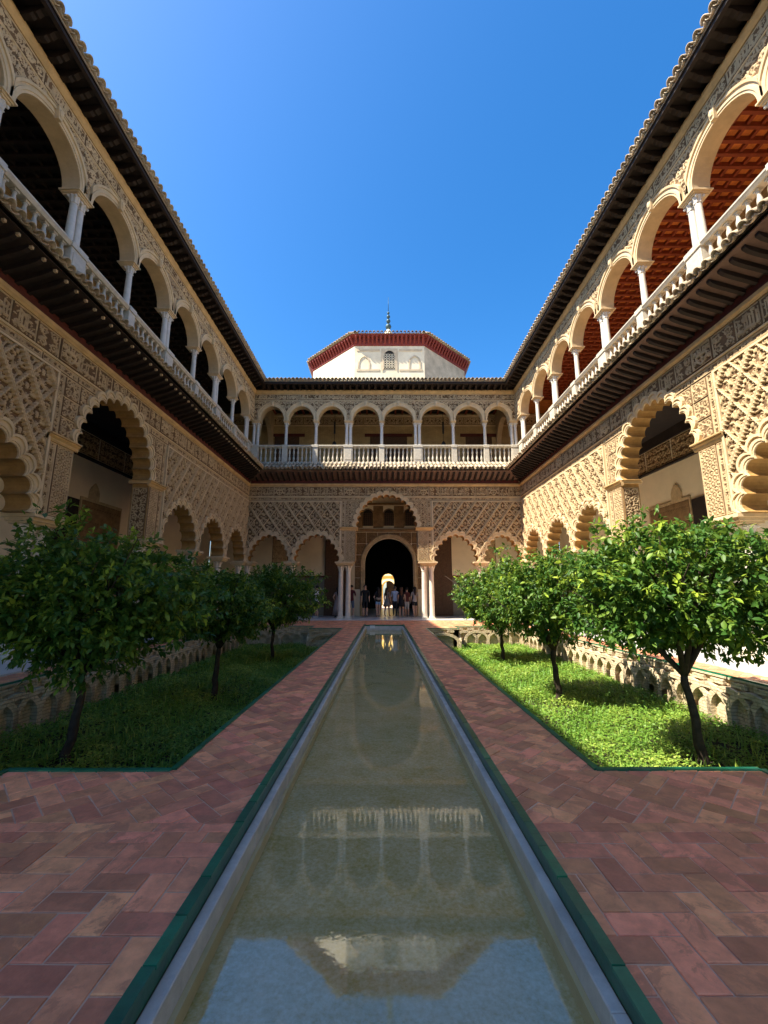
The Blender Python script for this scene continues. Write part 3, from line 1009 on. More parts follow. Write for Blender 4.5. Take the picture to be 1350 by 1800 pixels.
    if detail:
        for k, (u, dbl) in enumerate(upcols):
            if not inview(u): continue
            w = 1.5
            carved('leaf', u - w / 2, Z_SP2 + .12, w, 1.12, uw, keep2, k % 3, 0.017, 0.03, m='stucco', name='spandrel_carving')
        x = u0 + .01; k = 0
        while x < u1 - .3:
            w = 1.3 if x + 1.3 < u1 else u1 - x - .01
            if inview(x + w / 2) and w > .3:
                carved('leaf' if k % 2 else 'script', x, 12.36, w - .01, 0.36, uw, None, k % 3, 0.017, 0.02, m='stucco', name='frieze_panel')
            x += w; k += 1
    g = G()
    g.prism([(0.01, 12.30), (-0.03, 12.30), (-0.045, 12.32), (-0.03, 12.345), (0.01, 12.345)], u0, u1)
    g.obj('string_course', 'trim', root)
    g = G()
    g.prism([(0.01, 12.735), (-0.03, 12.735), (-0.05, 12.77), (-0.07, 12.80), (-0.10, 12.87), (-0.10, 12.95), (0.01, 12.95)], u0, u1, -corner[0], -corner[1])
    g.obj('cornice', 'ochre', root)
    # ---- upper eave
    g = G()
    slope(g, 0.45, 13.16, -P2 + .03, 13.14, 0.02)
    ue = g.obj('upper_eave', 'wood', root)
    g = G()
    slope(g, 4.0 if not detail else 3.9, 14.95 if not detail else 14.9, -P2 + .02, 13.165, 0.04)
    g.obj('roof_bed', 'tile', ue)
    g = G()
    g.prism([(-P2 + .14, 13.03), (-P2 + .06, 13.05), (-P2 + .06, 13.138), (-P2 + .14, 13.138)], u0, u1, -corner[0], -corner[1])
    g.obj('fascia', 'wood', ue)
    g = G()
    g.prism([(0.40, 12.952), (0.01, 12.952), (0.01, 13.158), (0.40, 13.158)], u0, u1)
    g.obj('wall_plate', 'wood', ue)
    zt = 13.165 + 0.36
    def t2(u, e, i):
        k = min(1, e / (P2 + .06))
        link('roof_tile', ME_COVER2, ue, (u, 0.0, 13.56), (random.uniform(-.012, .012), 0, random.uniform(-.015, .015)), (1, k, k))
    def t2b(u, e, i):
        k = min(1, e / (P2 + .06))
        link('channel_tile', ME_PAN2, ue, (u + 0.111, 0.0, 13.55), None, (1, k, k))
    def r2(u, e, i):
        k = min(1, e / (P2 + .02))
        link('rafter', ME_RAFTER2, ue, (u, 0, 12.95), None, (1, k, k))
    if detail:
        row(step, t2); row(step, t2b); row(0.36, r2)
    # ---- galleries behind the arcades
    g = G(); g.box(u0 - 3.6, u1 + 3.6, 0.05, 3.6, 8.30, 8.52)
    g.obj('upper_floor', 'upfloor', root)
    g = G(); g.box(u0 - 3.6, u1 + 3.6, 0.06, 3.6, 7.50, 7.56)
    cl = g.obj('lower_ceiling', 'wood', root)
    return root, keep

BACKW = 3.25     # depth of the galleries
SC_Y = 11.55     # middle of the long sides
up_side = [(22.45 - 2.235 * k, k % 2 == 0) for k in range(11)]
# long sides: local u = y - SC_Y on the west side, SC_Y - y on the east side
u_far, u_near = D - SC_Y, YN - SC_Y
def side(sign):
    f = (lambda y: y - SC_Y) if sign < 0 else (lambda y: SC_Y - y)
    big = (-1.70, 1.70)
    sm = []
    for y0, y1 in ((14.25, 16.92), (17.22, 19.90), (20.20, 22.86), (6.18, 8.85), (3.20, 5.88), (0.24, 2.90)):
        sm.append(tuple(sorted((f(y0), f(y1)))))
    lc = [(f(13.72), True), (f(17.07), False), (f(20.05), False), (f(22.95), False), (f(9.38), True), (f(6.03), False), (f(3.05), False), (f(0.05), False)]
    uc = sorted((f(y), d) for y, d in up_side)
    ends = sorted((f(YN), f(D)))
    view = tuple(sorted((f(5.4), f(D))))
    return wing('palace_wing', (XL if sign < 0 else XR, SC_Y, 0), math.pi / 2 if sign < 0 else -math.pi / 2,
                ends[0], ends[1], big, sm, lc, uc, True, view, (1, -1))
west, _ = side(-1)
tag(west, 'long two-storey arcaded palace side in shade, along the left of the pool', 'palace wing', 'arcaded sides of the courtyard')
east, _ = side(1)
tag(east, 'long two-storey arcaded palace side lit by the sun, along the right of the pool', 'palace wing', 'arcaded sides of the courtyard')

up_back = [(-7.36, True), (-5.62, False), (-3.90, False), (-2.03, True), (-0.13, False), (1.93, True), (3.98, False), (5.80, False), (7.46, True)]
north, _ = wing('palace_wing', (0, D, 0), 0, XL + .002, XR - .002, (-1.56, 1.84),
                [(-7.36, -5.16), (-4.86, -2.42), (2.72, 5.08), (5.40, 7.46)],
                [(-2.13, True), (2.37, True), (-5.01, False), (5.24, False), (-7.42, False), (7.5, False)], up_back, True, None, (1, -1))
tag(north, 'two-storey arcaded palace front across the far end, with a great scalloped arch', 'palace wing', 'arcaded sides of the courtyard')
south, _ = wing('palace_wing', (0, YN, 0), math.pi, -XR + .002, -XL - .002, (-1.84, 1.56), [(-5.08, -2.72), (-7.46, -5.40), (2.42, 4.86), (5.16, 7.36)],
                [(-2.37, True), (2.13, True), (5.01, False), (-5.24, False)], sorted((-u, d) for u, d in up_back), False)
tag(south, 'arcaded palace side behind the viewer, at the near end of the pool', 'palace wing', 'arcaded sides of the courtyard')

def gallery_walls(root, ua, ub, kind):
    """rear walls, dado, plaster, ceilings of the galleries of one wing"""
    y = BACKW
    g = G()
    if kind == 'north':
        dc, dw, dh = 0.31, 1.50, 4.75
        cv = curve_round(dc, 3.15, dw, dh - 3.15)
        poly = [(ua, 0), (dc - dw, 0)] + [tuple(p) for p in cv(0, 30)] + [(dc + dw, 0), (ub, 0), (ub, 7.5), (ua, 7.5)]
        slab_polygon(g, poly, y, y + .6)
    else:
        g.box(ua, ub, y, y + .35, 0, 7.5)
    gw = g.obj('gallery_wall', 'plaster', root)
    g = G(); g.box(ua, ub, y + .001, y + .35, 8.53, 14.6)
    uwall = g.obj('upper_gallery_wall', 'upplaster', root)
    return gw, uwall

for root, sgn in ((west, -1), (east, 1)):
    f = (lambda yy: yy - SC_Y) if sgn < 0 else (lambda yy: SC_Y - yy)
    ua, ub = sorted((f(-3.5), f(26.3)))
    gw, uwall = gallery_walls(root, ua, ub, 'side')
    # dado of tiles with a raised, pointed panel opposite the great arch
    dado = G()
    for a, b in ((f(8.0), f(12.0)), (f(12.0), f(26.2)), (f(-3.4), f(8.0))):
        a, b = sorted((a, b))
        dado.box(a + .004, b - .004, BACKW - .04, BACKW - .001, 0.02, 2.3)
    dado.obj('tile_dado', 'dado', root)
    g = G()
    c = f(15.4); ca_, cb_ = sorted((f(14.72), f(17.1)))
    pts = [(ca_, 2.31), (cb_, 2.31), (cb_, 4.75), (c + .27, 4.75), (c + .27, 5.02), (c + .18, 5.2), (c, 5.38), (c - .18, 5.2), (c - .27, 5.02), (c - .27, 4.75), (ca_, 4.75)]
    slab_polygon(g, pts, BACKW - .05, BACKW - .002)
    g.obj('pointed_stucco_panel', 'stucco_deep', root)
    carved('net', ca_ + .05, 2.36, cb_ - ca_ - .1, 2.3, root, None, 0, 0.03, 0.02, y=BACKW - .05, m='portal', name='gallery_panel')
    for yy in (13.85, 5.0):
        g = G(); g.box(f(yy) - .8, f(yy) + .8, BACKW - .06, BACKW - .01, 0.02, 4.6)
        g.obj('gallery_door', 'wood', root)
    for k in range(8):
        u = f(9.0) + (k * 1.6) * (1 if sgn < 0 else -1)
        w = 1.58
        o = carved('leaf', min(u, u + (w if sgn < 0 else -w)), 6.26, w, .84, root, None, k % 3, 0.03, 0.04, y=BACKW, name='gallery_frieze')
    g = G(); g.prism([(BACKW, 6.12), (BACKW - .07, 6.14), (BACKW - .07, 6.23), (BACKW, 6.25)], ua, ub); g.box(ua, ub, BACKW - .08, BACKW - .003, 7.11, 7.49)
    g.obj('gallery_moulding', 'wood', root)
    # upper ceiling of boards and joists
    g = G(); g.box(ua, ub, 0.43, BACKW, 12.96, 13.0)
    uc = g.obj('upper_ceiling', 'ceilwood' if sgn > 0 else 'wood', root)  # west ceiling and joists in dark wood: gallery shade put into the colour
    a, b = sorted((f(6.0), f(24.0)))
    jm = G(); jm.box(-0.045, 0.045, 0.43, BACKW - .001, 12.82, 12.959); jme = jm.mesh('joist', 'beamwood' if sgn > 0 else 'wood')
    n = int((b - a) / 0.34)
    bm = G(); bm.box(-0.115, 0.115, 0.0, 0.32, 12.93, 12.9595); bme = bm.mesh('ceiling_board', 'ceilwood')
    for i in range(n):
        u = a + i * 0.34
        link('joist', jme, uc, (u, 0, 0))
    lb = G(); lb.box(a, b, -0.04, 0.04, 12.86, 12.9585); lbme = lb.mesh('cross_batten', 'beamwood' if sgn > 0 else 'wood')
    for j in range(7):
        link('cross_batten', lbme, uc, (0, 0.72 + j * 0.38, 0))
    for i in range(n):
        for j in range(0, 7):
            if (i * 3 + j * 5) % 7 < 3 and i < 40:
                pass
    # arches on the rear wall of the upper gallery
    for k in range(3, 11):
        u = f(22.45 - 2.235 * k + 1.1)
        if sgn < 0 or True:
            cv = curve_round(u, 10.9, 0.75, 0.8)
            g = G(); trim_strip(g, [cv(0, 20), cv(0.1, 20), cv(.22, 20)], (BACKW - .01, BACKW - .09, BACKW))
            g.obj('blind_arch', 'trim', root)

# ---- far end: portal wall, dado, doors, upper gallery
gw, uwall = gallery_walls(north, XL - 3.25, XR + 3.25, 'north')
y = BACKW
for a, b in ((XL - 3.0, -2.9), (3.55, XR + 3.0)):
    g = G(); g.box(a, b, y - .04, y - .001, 0.02, 2.30)
    g.obj('tile_dado', 'dado', north)
    g = G(); g.box(a, b, y - .05, y - .002, 2.305, 2.42)
    g.obj('dado_band', 'maroon', north)
    n = int((b - a) / 0.14)
    for i in range(n):
        g = G() if i == 0 else g
        x = a + .05 + i * .14
        g.add([(x, y - .048, 1.58), (x + .09, y - .048, 1.58), (x + .045, y - .048, 1.70), (x, y - .039, 1.58), (x + .09, y - .039, 1.58), (x + .045, y - .039, 1.70)], [(0, 1, 2), (0, 2, 5, 3), (1, 4, 5, 2), (0, 3, 4, 1)])
    g.obj('tile_frieze', 'marble', north)
dc = 0.31
cvp = curve_round(dc, 3.15, 1.50, 1.60)
g = G(); r_ = [[(dc - 1.50 - d, 0.02)] + [tuple(p) for p in cvp(d, 30)] + [(dc + 1.50 + d, 0.02)] for d in (0, .06, .065, .20, .21, .26)]
trim_strip(g, r_, (y - .04, y - .04, y - .07, y - .07, y - .10, y - .002))
trim_strip(g, [r_[0], r_[0]], (y + .002, y - .04))
g.obj('portal_moulding', 'stucco_deep', north)
pk = inside(cvp(.24, 30) + [(dc + 1.74, 0), (dc - 1.74, 0)])
for i in range(6):
    for j in range(5):
        carved('leaf', dc - 2.1 + i * .70, 1.6 + j * .70, .69, .69, gw, lambda U, Z: ~pk(U, Z), (i + j) % 3, 0.022, 0.025, y=y, m='portal', name='portal_carving') if not (1 <= i <= 4 and j < 3) and not (i in (2, 3) and j < 4) else None
g = G(); g.prism([(y, 5.12), (y - .10, 5.14), (y - .14, 5.2), (y - .14, 5.3), (y, 5.32)], -2.0, 2.6); g.prism([(y, 6.82), (y - .10, 6.84), (y - .10, 6.95), (y, 6.97)], -2.0, 2.6)
g.obj('portal_cornice', 'portal', north)
for i, u in enumerate((-1.0, .31, 1.62)):
    cv = curve_round(u, 6.25, .30, .28)
    g = G(); pl = [(u - .30, 5.5)] + [tuple(p) for p in cv(0, 12)] + [(u + .30, 5.5)]
    slab_polygon(g, pl, y - .03, y - .002)
    w = g.obj('portal_window', 'dark', north)
    g = G(); trim_strip(g, [pl, [(u - .38, 5.42)] + [tuple(p) for p in cv(.08, 12)] + [(u + .38, 5.42)]], (y - .06, y - .02))
    g.obj('window_surround', 'portal', w)
    g = G()
    for q in range(5): g.box(u - .28 + q * .12, u - .25 + q * .12, y - .045, y - .031, 5.52, 6.3)
    for q in range(6): g.box(u - .29, u + .29, y - .045, y - .0315, 5.6 + q * .13, 5.63 + q * .13)
    g.obj('lattice', 'door', w)
for k, u in enumerate((-1.95, -.68, .62, 1.94)):
    carved('net', u, 5.36, .63, 1.42, gw, None, 0, 0.022, 0.02, y=y, m='portal', name='portal_carving')
for s, a, b in ((-1, -3.62, -2.15), (1, 2.75, 4.15)):
    g = G(); g.box(a, b, y - .14, y - .055, 0.03, 5.0)
    dl = g.obj('door_leaf', 'door', north)
    g = G()
    for q in range(4):
        for w_ in (0, 1):
            x = a + .06 + w_ * (b - a) / 2
            g.box(x, x + (b - a) / 2 - .12, y - .165, y - .141, .15 + q * 1.22, 1.22 + q * 1.22)
    g.obj('door_panels', 'door', dl)
for u in (-6.9, 5.9):
    carved('net', u, 3.2, 1.0, 1.9, gw, None, 0, 0.03, 0.02, y=y - .01, name='wall_carving')
# dark hall behind the portal, with a second opening at its far end
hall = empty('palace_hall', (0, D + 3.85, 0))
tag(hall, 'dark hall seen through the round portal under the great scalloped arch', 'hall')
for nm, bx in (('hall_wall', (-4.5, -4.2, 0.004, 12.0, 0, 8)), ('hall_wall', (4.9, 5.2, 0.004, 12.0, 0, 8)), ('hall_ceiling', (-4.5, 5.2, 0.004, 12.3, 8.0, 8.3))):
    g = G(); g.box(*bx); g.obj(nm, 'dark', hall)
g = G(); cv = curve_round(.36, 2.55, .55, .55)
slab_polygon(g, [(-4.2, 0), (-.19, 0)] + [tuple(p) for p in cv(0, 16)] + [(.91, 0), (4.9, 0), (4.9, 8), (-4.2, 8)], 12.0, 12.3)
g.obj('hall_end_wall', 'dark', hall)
# upper gallery of the far end
for u0_, u1_ in ((-7.1, -5.5), (-.9, 1.5), (5.3, 7.0)):
    g = G(); g.box(u0_, u1_, y - .04, y - .002, 8.53, 11.35); d_ = g.obj('gallery_door', 'door', north)
    g = G(); g.box(u0_ - .35, u1_ + .35, y - .09, y - .003, 11.36, 11.55); g.obj('lintel', 'maroon', d_)
x = XL - 3.0
k = 0
while x < XR + 3.0:
    carved('leaf', x, 12.20, 1.30, .50, uwall, None, k % 3, 0.025, 0.03, m='stucco', y=y, name='frieze_panel'); x += 1.31; k += 1
g = G(); g.prism([(y, 12.72), (y - .12, 12.75), (y - .12, 12.84), (y, 12.86)], XL - 3, XR + 3); g.prism([(y, 12.08), (y - .06, 12.1), (y - .06, 12.16), (y, 12.18)], XL - 3, XR + 3)
g.obj('gallery_moulding', 'trim', north)
g = G(); g.box(XL - 3.2, XR + 3.2, 0.43, y, 12.965, 13.0); uc = g.obj('upper_ceiling', 'wood', north)
jm = G(); jm.box(-.05, .05, .43, y - .001, 12.86, 12.9645); jme = jm.mesh('joist', 'beamwood')
for i in range(36): link('joist', jme, uc, (XL - 0.5 + i * .46, 0, 0))
# diaphragm arches where the galleries meet
for root, ua in ((north, XL + .02), (north, XR - .32)):
    c = 1.82
    cv = lambda n=16: [(c - 1.38 * math.cos(math.pi * i / n), 10.3 + 1.75 * math.sin(math.pi * i / n)) for i in range(n + 1)]
    g = G(); n = 17; P = cv()
    pl = [(.44, 10.3)] + P[0:] + [(BACKW - .002, 10.3), (BACKW - .002, 12.96), (.44, 12.96)]
    gg = G(); slab_polygon(gg, pl, 0, 0.30)
    g.v = [(ua + yy, uu, zz) for uu, yy, zz in gg.v]; g.f = [q[::-1] for q in gg.f]
    g.obj('diaphragm_arch', 'archstone', root)

# ---- lanterns in the far upper gallery
def lantern(u, label):
    r = empty('hanging_lantern', (u, D + 1.6, 9.95))
    tag(r, label, 'lantern', 'lanterns of the far upper gallery')
    g = G(); g.lathe([(.02, 0), (.10, .05), (.26, .16), (.29, .20), (.16, .24), (.11, .42), (.04, .50)], seg=8); g.obj('lamp_body', 'iron', r)
    g = G(); g.lathe([(.055, 1.0), (.055, 1.75)], seg=8); g.obj('hanger_sleeve', 'iron', r)
    g = G(); g.lathe([(.012, .48), (.012, 2.9)], seg=6); g.obj('chain', 'iron', r)
lantern(-3.02, 'dark iron lantern in the far upper gallery, left of the twin columns')
lantern(3.62, 'dark iron lantern in the far upper gallery, right of the twin columns')

# ------------------------------------------------------------------ octagonal tower
tw = empty('octagonal_tower', (0.41, 36.2, 0))
tag(tw, 'pale octagonal tower with red eaves rising behind the far palace front', 'tower')
AP = 6.45; SD = AP * 2 / 2.41421
def octa(r, z, turn=math.pi / 8):
    R = r / math.cos(math.pi / 8)
    return [(R * math.cos(turn + k * math.pi / 4), R * math.sin(turn + k * math.pi / 4), z) for k in range(8)]
def octa_ring(g, rz):
    k = len(g.v); n = len(rz)
    for r, z in rz: g.v.extend(octa(r, z))
    for j in range(n - 1):
        for i in range(8):
            a, b = k + j * 8 + i, k + j * 8 + (i + 1) % 8
            g.f.append((a, b, b + 8, a + 8))
M['towerwall'] = mat('tower_plaster', (0.80, 0.70, 0.50), 0.9, 0.22, 0.9, bump=0.004, bscale=20, stain=0.35, stain_col=(0.52, 0.42, 0.27))
M['towerworn'] = mat('worn_tower_plaster', (0.62, 0.50, 0.34), 0.9, 0.3, 1.5, bump=0.008, bscale=14, stain=0.6, stain_col=(0.36, 0.27, 0.17))
for i in range(8):
    a = octa(AP, 0)[i]; b = octa(AP, 0)[(i + 1) % 8]
    g = G(); g.add([(a[0], a[1], 8.4), (b[0], b[1], 8.4), (b[0], b[1], 20.2), (a[0], a[1], 20.2)], [(0, 1, 2, 3)])
    o = g.obj('tower_wall', 'towerworn' if i == 6 else 'towerwall', tw)
g = G(); octa_ring(g, [(AP + .005, 19.98), (AP + .06, 20.02), (AP + .06, 20.16), (AP + .10, 20.58), (AP + .38, 20.715), (AP + .40, 20.76), (0.05, 20.77)])
te = g.obj('tower_eave', 'redwood', tw)
g = G(); octa_ring(g, [(AP + .42, 20.77), (AP + .42, 20.80), (0.3, 24.7), (0.05, 24.7)])
tr_ = g.obj('tower_roof', 'tile', tw)
br = G(); br.add([(x, yy, z) for x in (-.07, .07) for yy, z in ((-.02, 20.10), (-.10, 20.12), (-.40, 20.56), (-.40, 20.71), (-.02, 20.71))],
                 [(0, 1, 2, 3, 4), (9, 8, 7, 6, 5)] + [(i, i + 5, (i + 1) % 5 + 5, (i + 1) % 5) for i in range(5)])
brm = br.mesh('bracket', 'redwood')
tcm = tile_mesh('roof_tile', -0.75, -0.45, True, 1, .11, .09); tpm = tile_mesh('channel_tile', -0.73, -0.44, False, 1, .11, .09)
for k in range(8):
    ang = k * math.pi / 4          # outward direction (sin, -cos)
    if k in (3, 4, 5): continue
    def place(nm, me, parent, s, off, z):
        dx, dy = math.sin(ang), -math.cos(ang)
        link(nm, me, parent, (dx * off + math.cos(ang) * s, dy * off + math.sin(ang) * s, z), (0, 0, ang))
    for i in range(17): place('bracket', brm, te, (i - 8) * .32, AP, 0)
    for i in range(19): place('roof_tile', tcm, tr_, (i - 9) * .29, AP - .22, 21.24)
    for i in range(19): place('channel_tile', tpm, tr_, (i - 9) * .29 + .145, AP - .22, 21.22)
# window with a pierced screen on the front, worn panels beside it
fy = -AP
g = G(); pl = [(-.42, 18.05)] + [tuple(p) for p in curve_round(0, 19.1, .42, .48)(0, 12)] + [(.42, 18.05)]
slab_polygon(g, pl, fy - .02, fy - .003); tw_w = g.obj('tower_window', 'dark', tw)
g = G(); trim_strip(g, [pl, [(-.62, 17.85), (-.62, 19.15)] + [(-.62 + 1.24 * i / 10, 19.75) for i in range(11)] + [(.62, 19.15), (.62, 17.85)]], (fy - .06, fy - .04)); g.obj('window_surround', 'towerworn', tw_w)
g = G()
for i in range(4):
    for j in range(6):
        c = (-.30 + i * .2, 18.2 + j * .2)
        if math.hypot(max(0, abs(c[0])), max(0, c[1] - 19.1)) > .46 and c[1] > 19.1: continue
        a = [2 * math.pi * q / 10 for q in range(11)]
        trim_strip(g, [[(c[0] + .11 * math.cos(t), c[1] + .11 * math.sin(t)) for t in a], [(c[0] + .075 * math.cos(t), c[1] + .075 * math.sin(t)) for t in a]], (fy - .045, fy - .045))
g.obj('pierced_screen', 'towerwall', tw_w)
for x0, x1 in ((-2.5, -.75), (.75, 2.5)):
    g = G(); g.box(x0, x1, fy - .035, fy - .002, 19.55, 19.72); g.box(x0, x1, fy - .035, fy - .002, 17.9, 18.05)
    c = (x0 + x1) / 2 + .3 * (1 if x0 > 0 else -1)
    cv = curve_pointed(c, 18.6, .35, .5)
    trim_strip(g, [cv(0, 12), cv(.12, 12)], (fy - .05, fy - .02))
    g.box(c - .47, c - .35, fy - .04, fy - .0025, 18.06, 18.6); g.box(c + .35, c + .47, fy - .04, fy - .0025, 18.06, 18.6)
    g.obj('worn_relief', 'towerworn', tw)
fin = G(); fin.lathe([(.40, 24.4), (.44, 24.9), (.42, 25.15), (.34, 25.4), (.20, 25.6), (.12, 25.72)], seg=12); fin.obj('finial_base', 'towerwall', tw)
g = G(); z = 25.72
for r in (.29, .21, .18, .13):
    g.lathe([(.05, z), (r * .7, z + r * .3), (r, z + r), (r * .7, z + r * 1.7), (.05, z + 2 * r)], seg=12); z += 2 * r + .08
g.lathe([(.03, z), (.012, z + 1.5)], seg=6)
g.obj('finial', 'copper', tw, True)

# ------------------------------------------------------------------ yellow pavilion in the open, far beyond the hall
pv = empty('yellow_pavilion', (0.5, 50.0, 0), math.radians(-24))
tag(pv, 'sunlit yellow pavilion seen far off through the dark portal', 'pavilion')
g = G(); cv = curve_round(0, 1.9, .9, .9)
slab_polygon(g, [(-5, 0), (-.9, 0)] + [tuple(p) for p in cv(0, 16)] + [(.9, 0), (5, 0), (5, 7.0), (-5, 7.0)], 0, .5); g.obj('pavilion_wall', 'gold', pv)
g = G(); trim_strip(g, [cv(0, 16), cv(.25, 16)], (-.06, -.03)); g.obj('arch_moulding', 'white', pv)
g = G(); g.prism([(0, 3.3), (-.2, 3.35), (-.2, 3.5), (0, 3.55)], -5, 5); g.prism([(0, 4.9), (-.25, 4.95), (-.25, 5.15), (0, 5.2)], -5, 5); g.obj('cornice', 'white', pv)
for i in range(9):
    g = G(); g.box(-4.5 + i, -4.5 + i + .28, -.12, -.004, 3.56, 4.89); g.obj('pilaster', 'white', pv)
g = G(); g.box(-.9, .9, 1.5, 1.6, 0, 3); g.obj('dark_door', 'wood', pv)

# ------------------------------------------------------------------ ground, paving, pool, gardens
GX, GXN, GXO = 1.66, 2.95, 5.78         # garden edges: path side, notch, gallery side
GY0, GY1, GY2, GY3 = 2.62, 3.66, 17.45, 18.65
PC, CANY0, CANY1 = 0.89, 0.60, 19.55    # pool kerb outer edge
FX = 6.35                                # marble begins
FYB, FYF = D - 0.75, YN + 0.3

g = G(); g.add([(-900, -900, -1.3), (900, -900, -1.3), (900, 900, -1.3), (-900, 900, -1.3)], [(0, 1, 2, 3)])
tag(g.obj('ground', 'ground'), 'bare earth under and around the palace', None, None, 'structure')

paved = []
for s in (-1, 1):
    def R(x0, x1, y0, y1): paved.append((min(s * x0, s * x1), max(s * x0, s * x1), y0, y1))
    R(PC, GXN, CANY0, GY1); R(GXN, FX, FYF, GY0); R(PC, GX, GY1, GY2); R(PC, GXN, GY2, CANY1); R(GXN, FX, GY3, FYB); R(GXO, FX, GY0, GY3)
paved.append((-GXN, GXN, CANY1, FYB)); paved.append((-GXN, GXN, FYF, CANY0))
g = G()
for x0, x1, y0, y1 in paved:
    g.add([(x0, y0, -.0045), (x1, y0, -.0045), (x1, y1, -.0045), (x0, y1, -.0045)], [(0, 1, 2, 3)])
paving = g.obj('paving', 'mortar'); tag(paving, 'red brick paving laid in herringbone round the pool and gardens', None, None, 'structure')

def clip(poly, x0, x1, y0, y1):
    for ax, lim, sg in ((0, x0, 1), (0, x1, -1), (1, y0, 1), (1, y1, -1)):
        out = []
        for i in range(len(poly)):
            p, q = poly[i - 1], poly[i]
            a, b = (p[ax] - lim) * sg, (q[ax] - lim) * sg
            if (a >= 0) != (b >= 0):
                t = a / (a - b); out.append((p[0] + (q[0] - p[0]) * t, p[1] + (q[1] - p[1]) * t))
            if b >= 0: out.append(q)
        poly = out
        if len(poly) < 3: return None
    ar = abs(sum(poly[i - 1][0] * poly[i][1] - poly[i][0] * poly[i - 1][1] for i in range(len(poly)))) / 2
    return poly if ar > 0.0012 else None

BL, BW, JT = 0.262, 0.131, 0.0045
def herring(x0, x1, y0, y1, ang, ox=0.0, oy=0.0):
    ca, sa = math.cos(ang), math.sin(ang)
    cx, cy_ = (x0 + x1) / 2, (y0 + y1) / 2
    rad = math.hypot(x1 - x0, y1 - y0) / 2 + .4
    # world -> pattern
    px = ca * (cx - ox) + sa * (cy_ - oy); py = -sa * (cx - ox) + ca * (cy_ - oy)
    out = []
    n = int(rad / BW) + 3
    ic, jc = round(px / BW), round(py / BW)
    for i in range(ic - n, ic + n):
        for j in range(jc - n, jc + n):
            k = (i - j) % 4
            if k == 0: r = (i, j, i + 2, j + 1)
            elif k == 2: r = None
            else: r = None
            if k == 0:
                rects = [(i, j, i + 2, j + 1)]
            elif k == 3:
                rects = [(i, j, i + 1, j + 2)] if True else []
            else:
                continue
            for a, b, c, d in rects:
                q = [(a * BW + JT, b * BW + JT), (c * BW - JT, b * BW + JT), (c * BW - JT, d * BW - JT), (a * BW + JT, d * BW - JT)]
                w = [(ox + ca * u - sa * v, oy + sa * u + ca * v) for u, v in q]
                m_ = (sum(p[0] for p in w) / 4, sum(p[1] for p in w) / 4)
                if m_[0] < x0 - .3 or m_[0] > x1 + .3 or m_[1] < y0 - .3 or m_[1] > y1 + .3: continue
                c_ = clip(w, x0, x1, y0, y1)
                if c_: out.append(c_)
    return out

BAND = 2.83
bricks = []
for x0, x1, y0, y1 in paved:
    e = 0.003
    if y0 < BAND < y1:
        bricks += herring(x0 + e, x1 - e, y0 + e, BAND - .05, 0.0, 0.03, 0.05)
        # one straight course across
        x = x0 + e
        while x < x1 - .02:
            q = clip([(x + JT, BAND - .046), (x + BL, BAND - .046), (x + BL, BAND + .046), (x + JT, BAND + .046)], x0 + e, x1 - e, y0, y1)
            if q: bricks.append(q)
            x += BL + JT
        bricks += herring(x0 + e, x1 - e, BAND + .05, y1 - e, math.pi / 4, 0.1, 0.0)
    elif y1 <= BAND:
        bricks += herring(x0 + e, x1 - e, y0 + e, y1 - e, 0.0, 0.03, 0.05)
    else:
        bricks += herring(x0 + e, x1 - e, y0 + e, y1 - e, math.pi / 4, 0.1, 0.0)
def brick_geo(poly, z1, tilt):
    n = len(poly)
    cx, cy_ = sum(p[0] for p in poly) / n, sum(p[1] for p in poly) / n
    ins = lambda p, d: (p[0] + (cx - p[0]) * d, p[1] + (cy_ - p[1]) * d)
    top = lambda p: z1 + tilt[0] * (p[0] - cx) + tilt[1] * (p[1] - cy_)
    v = [(p[0], p[1], -.02) for p in poly] + [(p[0], p[1], top(p) - .0025) for p in poly] + [(*ins(p, .03), top(p)) for p in poly]
    f = [tuple(range(2 * n, 3 * n))]
    for i in range(n):
        j = (i + 1) % n
        f += [(i, j, j + n, i + n), (i + n, j + n, j + 2 * n, i + 2 * n)]
    area = sum(poly[i - 1][0] * poly[i][1] - poly[i][0] * poly[i - 1][1] for i in range(n))
    if area < 0: f = [q[::-1] for q in f]
    return v, f
def on_frame(p):
    cx, cy_ = sum(q[0] for q in p) / len(p), sum(q[1] for q in p) / len(p)
    return cy_ > 1.5 and abs(cx) < cy_ * .82 + .1
vis = sorted([b for b in bricks if on_frame(b)], key=lambda p: sum(q[1] for q in p) / len(p))
rest = [b for b in bricks if not on_frame(b)] + vis[300:]
for p in vis[:300]:
    v, f = brick_geo(p, random.uniform(-.0015, .0025), (random.uniform(-.012, .012), random.uniform(-.012, .012)))
    g = G(); g.add(v, f); g.obj('brick', 'brick', paving)
g = G(); rr = []
for p in rest:
    v, f = brick_geo(p, random.uniform(-.0015, .0025), (random.uniform(-.012, .012), random.uniform(-.012, .012)))
    g.add(v, f); rr += [random.random()] * len(f)
me = g.mesh('brick_field', 'brick')
at = me.attributes.new('rnd', 'FLOAT', 'FACE'); at.data.foreach_set('value', rr)
tag(link('brick_field', me, paving), None, None, None, 'stuff')

# marble floors of the galleries
g = G()
for x0, x1, y0, y1 in ((-11.2, -FX, -3.8, D + 3.8), (FX, 11.2, -3.8, D + 3.8), (-FX, FX, FYB, D + 16.2), (-FX, FX, -3.8, FYF)):
    g.box(x0, x1, y0, y1, -.2, .03)
gf = g.obj('gallery_floor', 'floor'); tag(gf, 'pale marble floor of the galleries', None, None, 'structure')
g = G(); g.box(-10, 12, D + 16.21, D + 40, -.3, .0); tag(g.obj('garden_path', 'mortar'), 'open ground before the far yellow pavilion', None, None, 'structure')

